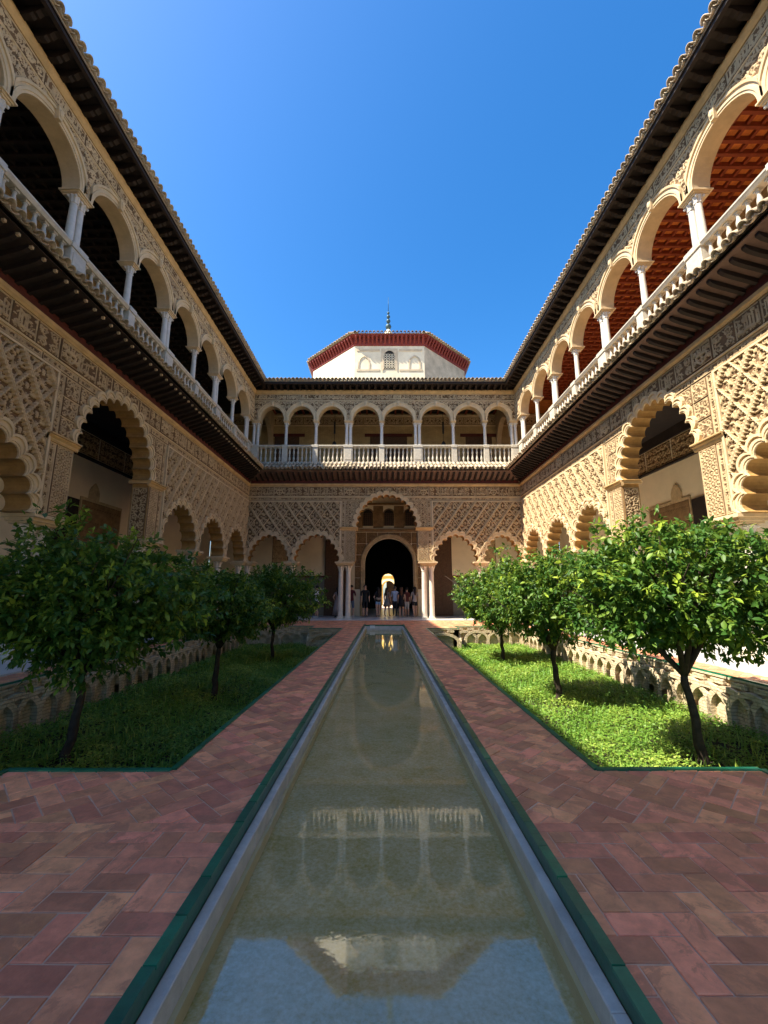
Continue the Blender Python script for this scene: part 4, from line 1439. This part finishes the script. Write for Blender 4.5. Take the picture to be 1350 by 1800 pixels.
# pool: kerb tiles, stone ledge, basin, water
g = G()
for s in (-1, 1):
    a, b = sorted((s * .842, s * PC)); g.box(a, b, CANY0, CANY1, -.066, -.004)
g.box(-PC, PC, CANY1 - .048, CANY1 - .0005, -.066, -.0045); g.box(-PC, PC, CANY0 + .0005, CANY0 + .048, -.066, -.0045)
pk_ = g.obj('pool_kerb', 'glaze'); tag(pk_, 'kerb of green glazed tiles round the long pool', None, None, 'structure')
tl = 0.252
g = G(); g.box(0, .052, 0.003, tl - .003, -.004, .012); ktm = g.mesh('kerb_tile', 'glaze')
n = int((CANY1 - CANY0) / tl)
for s in (-1, 1):
    for i in range(n):
        link('kerb_tile', ktm, pk_, (s * .866 - .026 + random.uniform(-.0015, .0015), CANY0 + i * tl, random.uniform(-.002, .002)), (random.uniform(-.006, .006), random.uniform(-.02, .02), random.uniform(-.006, .006)))
g = G()
for s in (-1, 1):
    a, b = sorted((s * .787, s * .8405)); g.box(a, b, CANY0 + .05, CANY1 - .05, -.42, -.072)
g.box(-.784, .784, CANY1 - .11, CANY1 - .05, -.42, -.0675); g.box(-.784, .784, CANY0 + .05, CANY0 + .11, -.42, -.0675)
g.box(-.784, .784, CANY1 - .20, CANY1 - .111, -.42, -.15)
pl_ = g.obj('pool_ledge', 'ledge')
tag(pl_, 'grey stone ledge inside the green kerb of the pool', None, None, 'structure')
for s in (-1, 1):
    yy = CANY0 + .051
    while yy < CANY1 - .06:
        L_ = min(random.uniform(.9, 1.35), CANY1 - .051 - yy)
        a, b = sorted((s * (.785 + random.uniform(-.0015, .0015)), s * .8412))
        g = G(); g.box(a, b, yy + .002, yy + L_ - .002, -.20, -.066 + random.uniform(-.0015, .0015))
        soft(g.obj('ledge_stone', 'ledge', pl_), .004, 1)
        yy += L_
g = G(); g.box(-.80, .80, CANY0, CANY1, -.60, -.42)
for s in (-1, 1):
    pass
for s in (-1, 1):
    a, b = sorted((s * .760, s * .7845)); g.box(a, b, CANY0 + .06, CANY1 - .12, -.419, -.165)
tag(g.obj('pool_floor', 'poolfloor'), 'silty olive floor of the long pool', None, None, 'structure')
nx, ny = 1, 1
g = G(); g.add([(-.7615, CANY0 + .11, Z_W), (.7615, CANY0 + .11, Z_W), (.7615, CANY1 - .198, Z_W), (-.7615, CANY1 - .198, Z_W)], [(0, 1, 2, 3)])
tag(g.obj('pool_water', 'water'), 'still murky water of the long narrow pool', None, None, 'structure')

# sunken gardens: soil, walls with interlaced arches, green edging
SPC = 0.44
g = G()      # one arch of the interlaced blind arcade, spanning two bays
cvx = [(-SPC + 0, -.82)]
outer, inner = [], []
for i in range(17):
    a = math.pi * i / 16
    outer.append((-(SPC + .05) * math.cos(a), -.56 + .395 * math.sin(a))); inner.append((-(SPC - .05) * math.cos(a), -.56 + .30 * math.sin(a)))
outer = [(outer[0][0], Z_G + .02)] + outer + [(outer[-1][0], Z_G + .02)]; inner = [(inner[0][0], Z_G + .02)] + inner + [(inner[-1][0], Z_G + .02)]
trim_strip(g, [inner, inner, outer, outer], (0.002, -.11, -.11, 0.002))
ME_GARCH = g.mesh('blind_arch', 'gwall')
g = G(); g.box(-.14, .14, -.07, .001, -.15, -.075); ME_GPAN = g.mesh('sunk_panel', 'gwall')

def garden_wall(x0, y0, x1, y1, label, coping=True):
    """wall of the sunken garden from (x0,y0) to (x1,y1); the garden lies to the right of that direction (local -y)"""
    L = math.hypot(x1 - x0, y1 - y0)
    r = empty('garden_wall', (x0, y0, 0), math.atan2(y1 - y0, x1 - x0))
    tag(r, label, 'garden wall', 'walls of the sunken gardens')
    g = G(); g.box(0, L, 0, .22, Z_G - .2, -.02)
    g.obj('wall_body', 'gwall', r)
    n = max(1, int(L / SPC)); st = L / n
    for i in range(1, n):
        link('blind_arch', ME_GARCH, r, (i * st, -.001 * (i % 2), 0), None, (st / SPC * 1.0, 1 - .12 * (i % 2), 1))
    for i in range(n):
        link('raised_panel', ME_GPAN, r, (i * st + st / 2, 0, 0))
    g = G(); g.box(0, L, -.05, -.0005, -.052, -.019); g.obj('coping', 'gwall', r)
    return r

for s, nm in ((-1, 'left'), (1, 'right')):
    lit = 'shaded' if s < 0 else 'sunlit'
    g = G()
    xs = sorted((s * (GX - .02), s * (GXO + .02)))
    nx_, ny_ = 30, 100
    gx = np.linspace(xs[0], xs[1], nx_ + 1); gy = np.linspace(GY0 - .02, GY3 + .02, ny_ + 1)
    XX, YY = np.meshgrid(gx, gy)
    ZZ = Z_G + .03 * np.sin(XX * 2.1 + 1) * np.sin(YY * 1.7) + .02 * np.sin(XX * 5 + YY * 4)
    idx = np.arange(XX.size).reshape(XX.shape)
    F = np.stack([idx[:-1, :-1], idx[:-1, 1:], idx[1:, 1:], idx[1:, :-1]], -1).reshape(-1, 4)
    so = link('garden_soil', fast_mesh('garden_soil', np.stack([XX, YY, ZZ], -1).reshape(-1, 3), F, 'soil', smooth=True))
    tag(so, 'dark soil of the sunken garden on the %s of the pool' % nm, None, None, 'structure')
    X = lambda v: s * v
    def gwall(a, b, lab):
        # garden on the right-hand side of a->b for s>0 ordering; mirrored otherwise
        (xa, ya), (xb, yb) = a, b
        if s < 0: (xa, ya), (xb, yb) = (-xb, yb), (-xa, ya)
        garden_wall(xa, ya, xb, yb, lab)
    gwall((GXO, GY3), (GXO, GY0), 'long wall of interlaced arches along the gallery side of the %s garden' % lit) if False else None
    # outer wall: garden on its pool side
    if s > 0:
        garden_wall(GXO, GY3, GXO, GY0, 'long sunlit wall of interlaced arches bounding the right garden, gallery side')
        garden_wall(GXN, GY3, GXO, GY3, 'short sunlit end wall of interlaced arches at the far end of the right garden')
        garden_wall(GX, GY2, GXN, GY2, 'stepped-in piece of sunlit wall beside the pool path, far end of the right garden')
        garden_wall(GXN, GY2, GXN, GY3, 'short return wall at the far notch of the right garden')
        garden_wall(GX, GY1, GX, GY2, 'wall under the pool path, bounding the right garden')
        garden_wall(GXN, GY1, GX, GY1, 'near wall under the terrace, bounding the right garden')
        garden_wall(GXN, GY0, GXN, GY1, 'short return wall at the near notch of the right garden')
        garden_wall(GXO, GY0, GXN, GY0, 'near end wall of the right garden under the terrace')
    else:
        garden_wall(-GXO, GY0, -GXO, GY3, 'long shaded wall of interlaced arches bounding the left garden, gallery side')
        garden_wall(-GXO, GY3, -GXN, GY3, 'short shaded end wall of interlaced arches at the far end of the left garden')
        garden_wall(-GXN, GY2, -GX, GY2, 'stepped-in piece of shaded wall beside the pool path, far end of the left garden')
        garden_wall(-GXN, GY3, -GXN, GY2, 'short return wall at the far notch of the left garden')
        garden_wall(-GX, GY2, -GX, GY1, 'wall under the pool path, bounding the left garden')
        garden_wall(-GX, GY1, -GXN, GY1, 'near wall under the terrace, bounding the left garden')
        garden_wall(-GXN, GY1, -GXN, GY0, 'short return wall at the near notch of the left garden')
        garden_wall(-GXN, GY0, -GXO, GY0, 'near end wall of the left garden under the terrace')
    # green edging tiles laid on the rim
    ed = empty('garden_edging', (0, 0, 0)); tag(ed, 'green glazed tile edging round the %s garden' % nm, None, None, 'structure')
    pts = [(GX, GY1), (GX, GY2), (GXN, GY2), (GXN, GY3), (GXO, GY3), (GXO, GY0), (GXN, GY0), (GXN, GY1), (GX, GY1)]
    for (xa, ya), (xb, yb) in zip(pts[:-1], pts[1:]):
        L = math.hypot(xb - xa, yb - ya); n = max(1, round(L / .25)); st = L / n
        g = G(); g.box(.003, st - .003, -.034, .014, -.03, .012); tm = g.mesh('edging_tile', 'glaze')
        for i in range(n):
            link('edging_tile', tm, ed, (s * (xa + (xb - xa) * i / n), ya + (yb - ya) * i / n, random.uniform(-.0012, .0012) + (.0005 if i in (0, n - 1) else 0)), (0, 0, math.atan2(yb - ya, s * (xb - xa))))

# ------------------------------------------------------------------ orange trees
def leaf_cloud(P, Dr, size, R, fold=0.25):
    """P (n,3) leaf bases, Dr (n,3) leaf directions, size (n,): folded pointed leaves, 2 quads each"""
    n = len(P)
    Dn = Dr / np.linalg.norm(Dr, axis=1, keepdims=True)
    up = np.tile([0, 0, 1.0], (n, 1)) + R.normal(0, .45, (n, 3))
    S = np.cross(Dn, up); S /= np.linalg.norm(S, axis=1, keepdims=True) + 1e-9
    Nn = np.cross(S, Dn)
    L = size[:, None]; W = L * .23
    base = P; tip = P + Dn * L - Nn * L * .14
    mid1 = P + Dn * L * .36 - Nn * L * .01; mid2 = P + Dn * L * .70 - Nn * L * .05
    l1 = mid1 + S * W + Nn * L * fold * .35; r1 = mid1 - S * W + Nn * L * fold * .35
    l2 = mid2 + S * W * .78 + Nn * L * fold * .2; r2 = mid2 - S * W * .78 + Nn * L * fold * .2
    V = np.stack([base, l1, l2, tip, r2, r1, mid1, mid2], 1).reshape(-1, 3)
    o = (np.arange(n) * 8)[:, None]
    F = np.concatenate([o + np.array([0, 6, 1, 1]), ], 0)
    Q = np.stack([o + np.array([[6, 7, 2, 1]]), o + np.array([[6, 5, 4, 7]])], 1).reshape(-1, 4)
    T = np.stack([o + np.array([[0, 6, 1]]), o + np.array([[0, 5, 6]]), o + np.array([[7, 3, 2]]), o + np.array([[7, 4, 3]])], 1).reshape(-1, 3)
    Qt = np.concatenate([Q[:, [0, 1, 2]], Q[:, [0, 2, 3]]], 0)
    # face order: keep leaf index for each triangle
    li = np.concatenate([np.repeat(np.arange(n), 4), np.repeat(np.arange(n), 2), np.repeat(np.arange(n), 2)])
    return V, np.concatenate([T, Qt], 0), li

def orange_tree(x, y, label, seed, trunk_top, crown_c, rad, nleaf, leafsize=0.085, lean=(0, 0)):
    R = np.random.default_rng(seed)
    r = empty('orange_tree', (x, y, Z_G))
    tag(r, label, 'tree', 'orange trees in the sunken gardens')
    h = trunk_top - Z_G
    g = G()
    pts = [(R.normal(0, .015) + lean[0] * t * h, R.normal(0, .015) + lean[1] * t * h, t * h - .06 * (t == 0)) for t in np.linspace(0, 1, 9)]
    g.tube(pts, [.064 - .020 * t + .03 * max(0, 1 - t * 8) + R.uniform(-.006, .006) for t in np.linspace(0, 1, 9)], 10)
    top = Vector(pts[-1])
    C = np.array([crown_c[0] - x, crown_c[1] - y, crown_c[2] - Z_G])
    tips = []
    for k in range(8):
        a = k * .785 + R.uniform(-.3, .3)
        e = C + np.array([math.cos(a) * rad[0] * .62, math.sin(a) * rad[1] * .62, R.uniform(-.15, .55) * rad[2]])
        m_ = (np.array(top) * .5 + e * .5) + np.array([0, 0, .08]) + R.normal(0, .04, 3)
        g.tube([top - Vector((0, 0, .05)), m_, e], [.042, .026, .009], 6)
        for q in range(3):
            e2 = e + R.normal(0, .28, 3) * np.array([1, 1, .6]); g.tube([m_, (m_ + e2) / 2 + R.normal(0, .03, 3), e2], [.016, .011, .005], 5)
    g.obj('trunk', 'bark', r, True)
    # crown: twigs on an uneven shell, leaves round every twig
    nt = nleaf // 11
    d = R.normal(0, 1, (nt, 3)); d /= np.linalg.norm(d, axis=1, keepdims=True)
    lump = 1 + .13 * np.sin(d[:, 0] * 5.1 + seed) * np.sin(d[:, 1] * 4.3 + 2 * seed) + .10 * np.sin(d[:, 2] * 7 + d[:, 0] * 6 + seed)
    nc = 26
    cd = R.normal(0, 1, (nc, 3)); cd /= np.linalg.norm(cd, axis=1, keepdims=True); cd[:, 2] = cd[:, 2] * .8 + .1
    ci = np.argmax(d @ cd.T + R.normal(0, .12, (nt, nc)), 1)
    near = np.clip(1 - np.linalg.norm(d - cd[ci], axis=1) / .62, 0, 1)
    crad = R.uniform(.80, 1.14, nc)[ci]
    rr = (R.uniform(.22, 1.0, nt) ** .5) * lump * (.74 + .30 * near ** .6) * crad
    low = d[:, 2] < 0
    sc = np.array(rad)
    B = C + d * rr[:, None] * sc * np.where(low[:, None], np.array([1, 1, .80]), 1)
    shoots = R.random(nt) < .07
    B[shoots & ~low] += d[shoots & ~low] * R.uniform(.06, .26, (int((shoots & ~low).sum()), 1))
    tw_dir = d * sc + np.array([0, 0, .25]) + R.normal(0, .45, (nt, 3)); tw_dir /= np.linalg.norm(tw_dir, axis=1, keepdims=True)
    k = 11
    t = np.tile(np.linspace(0, 1, k), nt)
    P = np.repeat(B, k, 0) + np.repeat(tw_dir, k, 0) * (t * .17)[:, None] + R.normal(0, .015, (nt * k, 3))
    side = R.normal(0, 1, (nt * k, 3))
    Dr = np.repeat(tw_dir, k, 0) * .55 + side * .62 + np.array([0, 0, -.22])
    size = R.uniform(.5, 1.2, nt * k) * leafsize
    V, F, li = leaf_cloud(P, Dr, size, R)
    tone = np.clip(np.repeat(R.beta(1.3, 3.2, nt), k) + .3 * (t > .8) * R.random(nt * k) + R.normal(0, .07, nt * k), 0, 1)
    link('crown', fast_mesh('crown', V, F, 'leaf', tone[li]), r)
    return r

orange_tree(4.08, 5.95, 'nearest sunlit orange tree with broad round crown, right garden', 11, .35, (4.10, 6.0, 1.33), (1.66, 1.30, 1.05), 24000, .104, (-.10, 0))
orange_tree(3.56, 9.25, 'middle sunlit orange tree, second from the viewer in the right garden', 12, .25, (3.50, 9.3, 1.22), (1.38, 1.25, 1.10), 17500, .102, (-.03, 0))
orange_tree(3.85, 14.5, 'farthest sunlit orange tree, at the end of the right garden', 13, .20, (3.75, 14.4, 1.12), (1.60, 1.4, 1.3), 16000, .112)
orange_tree(-4.15, 6.10, 'nearest shaded orange tree with broad dark crown, left garden', 14, .35, (-4.08, 6.05, 1.20), (1.72, 1.40, 1.08), 24000, .104, (.05, 0))
orange_tree(-3.60, 9.60, 'middle shaded orange tree, second from the viewer in the left garden', 15, .25, (-3.62, 9.6, 1.04), (1.15, 1.2, .98), 16500, .102, (.02, 0))
orange_tree(-3.72, 14.8, 'farthest shaded orange tree, at the end of the left garden', 16, .20, (-3.60, 14.6, 1.22), (1.55, 1.4, 1.25), 16000, .112)

# ------------------------------------------------------------------ low herbs covering the garden soil
def herbs(s, seed):
    R = np.random.default_rng(seed)
    n = 120000
    yy = GY0 + .08 + (GY3 - GY0 - .16) * R.random(n) ** 1.55
    xx = GX + .06 + (GXO - GX - .12) * R.random(n)
    keep = ~((xx < GXN + .05) & ((yy < GY1 + .06) | (yy > GY2 - .06)))
    # bare patch of soil round each trunk
    for tx, ty in ((4.08, 5.95), (3.56, 9.25), (3.85, 14.5)):
        keep &= (np.hypot(xx - tx, yy - ty) > .28) | (R.random(n) < .3)
    pat = np.sin(xx * 1.7 + seed) * np.sin(yy * 1.3 + 2 * seed) + .5 * np.sin(xx * 4.1 + yy * 3.3)
    keep &= (pat > -.85) | (R.random(n) < .3)
    xx, yy = xx[keep], yy[keep]; n = len(xx)
    den = np.sin(xx * 2.3 + seed) * np.sin(yy * 1.9) + .6 * np.sin(xx * 5.3 - yy * 4.1) + .4 * np.sin(yy * 9 + xx * 7)
    hgt = np.clip(.11 + .05 * den + R.normal(0, .025, n), .03, .30)
    edge = np.minimum(xx - GX, GXO - xx)
    hgt = hgt + np.where(edge < .35, .06, 0) * R.random(n)
    P = np.stack([s * xx, yy, Z_G + .02 + hgt * R.uniform(.35, 1, n)], 1)
    a = R.uniform(0, 6.283, n)
    Dr = np.stack([np.cos(a), np.sin(a), R.normal(.2, .3, n)], 1)
    size = R.uniform(.028, .052, n) * (1 + .05 * (yy - 4)) 
    V, F, li = leaf_cloud(P, Dr, size, R, .15)
    tone = np.clip(.35 + .25 * den + R.normal(0, .2, n), 0, 1)
    m1 = fast_mesh('ground_cover', V, F, 'herb', tone[li])
    # grass blades
    k = 5000
    yy = GY0 + .08 + (GY3 - GY0 - .16) * R.random(k) ** 1.3; xx = GX + .05 + (GXO - GX - .1) * R.random(k)
    kp = ~((xx < GXN + .05) & ((yy < GY1 + .06) | (yy > GY2 - .06))); xx, yy = xx[kp], yy[kp]; k = len(xx)
    h = R.uniform(.08, .24, k); a = R.uniform(0, 6.283, k); w = .006 + .0006 * yy
    bx = np.stack([s * xx, yy, np.full(k, Z_G)], 1); sd = np.stack([np.cos(a), np.sin(a), np.zeros(k)], 1)
    bend = np.stack([np.cos(a + 1.57), np.sin(a + 1.57), np.zeros(k)], 1) * (h * R.uniform(.1, .6, k))[:, None]
    m_ = bx + bend * .35 + np.array([0, 0, 1]) * (h * .6)[:, None]; t_ = bx + bend + np.array([0, 0, 1]) * h[:, None]
    W = sd * w[:, None]
    V2 = np.stack([bx - W, bx + W, m_ + W * .8, m_ - W * .8, t_], 1).reshape(-1, 3); o = (np.arange(k) * 5)[:, None]
    F2 = np.concatenate([o + np.array([[0, 1, 2]]), o + np.array([[0, 2, 3]]), o + np.array([[3, 2, 4]])], 0)
    m2 = fast_mesh('grass', V2, F2, 'herb', np.tile(R.random(k), 3))
    return m1, m2
for s, nm, sd in ((-1, 'shaded left', 21), (1, 'sunlit right', 22)):
    m1, m2 = herbs(s, sd)
    tag(link('ground_cover', m1), 'low leafy herbs covering the %s garden' % nm, 'herbs', None, 'stuff')
    tag(link('grass', m2), 'thin grass growing among the herbs of the %s garden' % nm, 'grass', None, 'stuff')

# ------------------------------------------------------------------ visitors under the far arcade
SKIN = (0.55, 0.33, 0.23)
def person(x, y, label, rz, height=1.72, top=(.02, .02, .02), sleeve=1.22, bottom=(.02, .02, .025), hem=.55, shoe=(.7, .7, .68), hair=(.03, .018, .012),
           longhair=False, skirt=None, stride=.0, arms=((.21, .02, 1.13, .21, .10, .90), (.21, .02, 1.13, .21, .10, .90)), shirt_low=.88, slim=1.0):
    k = height / 1.72
    root = empty('person', (x, y, .03), rz); tag(root, label, 'person', 'visitors under the far arcade')
    V, E, Rd = [], [], []
    def vert(p, r): V.append(p); Rd.append(r); return len(V) - 1
    def chain(a, pts):
        for p, r in pts:
            b = vert(p, r); E.append((a, b)); a = b
        return a
    pel = vert((0, 0, .95), (.150 * slim, .105))
    ch = chain(pel, [((0, 0, 1.10), (.128 * slim, .095)), ((0, 0, 1.24), (.145 * slim, .105)), ((0, 0, 1.37), (.135 * slim, .10))])
    chain(ch, [((0, .0, 1.47), (.055, .055)), ((0, .012, 1.54), (.066, .075)), ((0, .02, 1.62), (.076, .092)), ((0, .015, 1.695), (.055, .07))])
    hands = []
    for s, ar in zip((-1, 1), arms):
        ex, ey, ez, wx, wy, wz = ar
        chain(ch, [((s * .15 * slim, 0, 1.395), (.068, .068)), ((s * .185 * slim, .0, 1.33), (.055, .055)), ((s * ex, ey, ez), (.043, .043)), ((s * wx, wy, wz), (.028, .028)), ((s * wx, wy + .03, wz - .06), (.03, .018))])
        hands.append((s, Vector((s * wx, wy + .03, wz - .06)), (Vector((s * wx, wy, wz)) - Vector((s * ex, ey, ez))).normalized()))
    for s in (-1, 1):
        st = stride * s
        chain(pel, [((s * .088, 0, .86), (.096 * slim, .10)), ((s * .092, .02 + st * .5, .49), (.062, .064)), ((s * .095, -.01 + st * .95, .30), (.056, .056)), ((s * .095, -.01 + st, .09), (.036, .04)), ((s * .10, .05 + st, .045), (.042, .032)), ((s * .105, .14 + st, .035), (.038, .024))])
    me = bpy.data.meshes.new('body_frame'); me.from_pydata(V, E, []); ob = bpy.data.objects.new('body_frame', me); COL.objects.link(ob)
    md = ob.modifiers.new('skin', 'SKIN'); md.use_smooth_shade = True; md.branch_smoothing = .4
    sl = me.skin_vertices[0].data
    for i, r in enumerate(Rd): sl[i].radius = r
    sl[0].use_root = True
    sb = ob.modifiers.new('sub', 'SUBSURF'); sb.levels = 1; sb.render_levels = 1
    dg = bpy.context.evaluated_depsgraph_get(); dg.update()
    body = bpy.data.meshes.new_from_object(ob.evaluated_get(dg)); bpy.data.objects.remove(ob)
    g = G()
    vv = [tuple(v.co) for v in body.vertices]; ff = [tuple(p.vertices) for p in body.polygons]
    g.add(vv, ff); nb = len(ff)
    for s, hp, hd in hands:      # four fingers and a thumb on each hand
        for q in range(4):
            o = hp + Vector((s * .004, (q - 1.5) * .017, -.012)); L = (.062, .07, .066, .052)[q]
            g.tube([o, o + hd * L * .5, o + hd * L + Vector((-s * .012, .01, 0))], [.0095, .009, .006], 5)
        o = hp + Vector((-s * .008, .028, .02)); g.tube([o, o + hd * .03 + Vector((0, .018, 0)), o + hd * .055 + Vector((-s * .006, .02, 0))], [.011, .010, .007], 5)
    g.tube([(0, .105, 1.625), (0, .125, 1.60), (0, .105, 1.588)], [.010, .017, .010], 6)       # nose
    for s in (-1, 1):
        g.tube([(s * .076, .005, 1.635), (s * .090, -.008, 1.62), (s * .078, 0, 1.59)], [.010, .018, .008], 6)
    bm_ = g.mesh('body', None, True)
    cols = [flat('skin_tone', SKIN), flat('cloth_%d_%d_%d' % tuple(int(c * 255) for c in top), top), flat('cloth_%d_%d_%d' % tuple(int(c * 255) for c in bottom), bottom), flat('shoe_%d' % int(shoe[0] * 255), shoe)]
    for c in cols: bm_.materials.append(c)
    for i, p in enumerate(bm_.polygons):
        c = p.center
        if i >= nb: p.material_index = 0; continue
        if c.z > 1.455: mi = 0
        elif abs(c.x) > .172 * slim and c.z > .60 and not (c.z < .98 and abs(c.x) < .18): mi = 1 if c.z > sleeve else 0
        elif c.z > shirt_low: mi = 1
        elif c.z > hem: mi = 2
        elif c.z > .10: mi = 0
        else: mi = 3
        p.material_index = mi
    link('body', bm_, root, None, None, (k, k, k))
    hm = flat('hair_%d_%d' % (int(hair[0] * 255), int(hair[1] * 255)), hair, .5)
    g = G()
    prof = []
    ctr = (0, .005)
    rows = 7
    for j in range(rows):
        t = j / (rows - 1) * math.pi * .62
        prof.append((math.sin(t) * .094 + .002, 1.63 + .105 * math.cos(t)))
    g.lathe(prof[::-1], 0, -.012, 14, False, lambda a, z: 1.12 if math.sin(a) < .2 else (.9 if z < 1.66 else 1.02))
    if longhair:
        g.tube([(0, -.07, 1.66), (0, -.10, 1.55), (0, -.125, 1.40), (0, -.12, 1.24)], [.075, .088, .085, .03], 10)
    link('hair', g.mesh('hair', hm, True), root, None, None, (k, k, k))
    if skirt:
        z0, z1, r0, r1 = skirt
        g = G(); g.lathe([(r0, z1), (r0 * 1.12, z1 - (z1 - z0) * .25), (r0 * .5 + r1 * .5, (z0 + z1) / 2), (r1, z0), (r1 * .93, z0 + .01)], 0, 0, 20, False, lambda a, z: 1 + .06 * math.cos(7 * a) * (1 if z < z1 - .1 else 0))
        link('skirt', g.mesh('skirt', cols[2], True), root, None, None, (k, k, k * 1.0))
    return root

away = 0.0
phone = (.20, .10, 1.12, .12, .26, 1.30)
down = (.21, .02, 1.13, .21, .10, .90)
hip = (.27, -.06, 1.15, .16, .08, 1.02)
p0 = person(-3.72, 24.1, 'man in white shirt and dark shorts standing alone left of the twin columns', math.radians(70), 1.76, (.72, .72, .74), 1.15, (.03, .03, .035), .52, arms=(phone, down), stride=.12)
person(-2.62, 24.5, 'woman in long black and white patterned dress beside the left twin columns', away + .4, 1.66, (.26, .22, .21), 1.3, (.28, .25, .24), .1, (.05, .04, .04), hair=(.02, .014, .01), longhair=True, skirt=(.14, .98, .15, .27), slim=.92, arms=(hip, down))
person(-1.86, 24.9, 'man in maroon shirt and denim shorts by the portal edge', away - .25, 1.80, (.075, .014, .022), 1.17, (.085, .13, .21), .50, (.72, .72, .7), arms=(down, phone))
person(-1.08, 24.9, 'man in black shirt and black shorts facing the courtyard', math.pi + .15, 1.80, (.014, .014, .015), 1.15, (.016, .016, .018), .50, (.03, .03, .03), slim=1.12)
person(-.34, 25.1, 'woman in black top and pale denim shorts with a shoulder bag', away + .3, 1.68, (.02, .018, .02), 1.2, (.22, .36, .56), .74, (.35, .22, .15), longhair=True, slim=.9, stride=.10, arms=(hip, down))
person(.18, 25.9, 'woman in short grey dress, middle of the group', away - .5, 1.66, (.24, .21, .18), 1.25, (.26, .22, .18), .62, (.3, .2, .12), hair=(.05, .03, .02), longhair=True, skirt=(.58, .98, .15, .25), slim=.9, stride=.12)
person(.66, 26.2, 'person in pale blue and white shirt behind the group', away + .2, 1.74, (.48, .56, .72), 1.1, (.03, .03, .04), .12, (.05, .05, .05), hair=(.12, .09, .07), slim=1.05, arms=(phone, down))
person(1.00, 24.95, 'woman in short black dress with long brown hair', away - .1, 1.68, (.012, .011, .014), 1.3, (.012, .011, .014), .62, (.42, .28, .2), hair=(.085, .032, .014), longhair=True, skirt=(.60, .98, .15, .19), slim=.9)
person(1.36, 25.9, 'person in dark red shirt half hidden behind the women', away + .5, 1.66, (.12, .03, .025), 1.15, (.55, .52, .5), .45, (.4, .3, .25), slim=.95)
person(1.76, 24.9, 'woman in light grey top and black shorts beside the right twin columns', away + .15, 1.70, (.33, .28, .26), 1.2, (.016, .015, .017), .66, (.40, .27, .2), hair=(.025, .016, .012), longhair=True, slim=.92, stride=.14, arms=(down, phone))

# shoulder bag carried by the woman in denim shorts
g = G()
g.tube([(-.16, -.12, 1.05), (0, -.15, 1.01), (.15, -.11, 1.06)], [.05, .075, .05], 8)
bag = g.obj('shoulder_bag', flat('bag_cloth', (.33, .27, .2)), None, True, (-.34, 25.1, .03)); bag.rotation_euler = (0, 0, .3)
tag(bag, 'pale cloth bag slung behind the woman in denim shorts', 'bag')

# small white notice at the far end of the pool
g = G(); g.box(-.62, -.40, CANY1 - .195, CANY1 - .175, -.15, -.03)
tag(g.obj('notice_plate', 'white_plate' if 'white_plate' in M else flat('white_plate', (.75, .75, .72))), 'small white plate on the far end of the pool', 'plate')
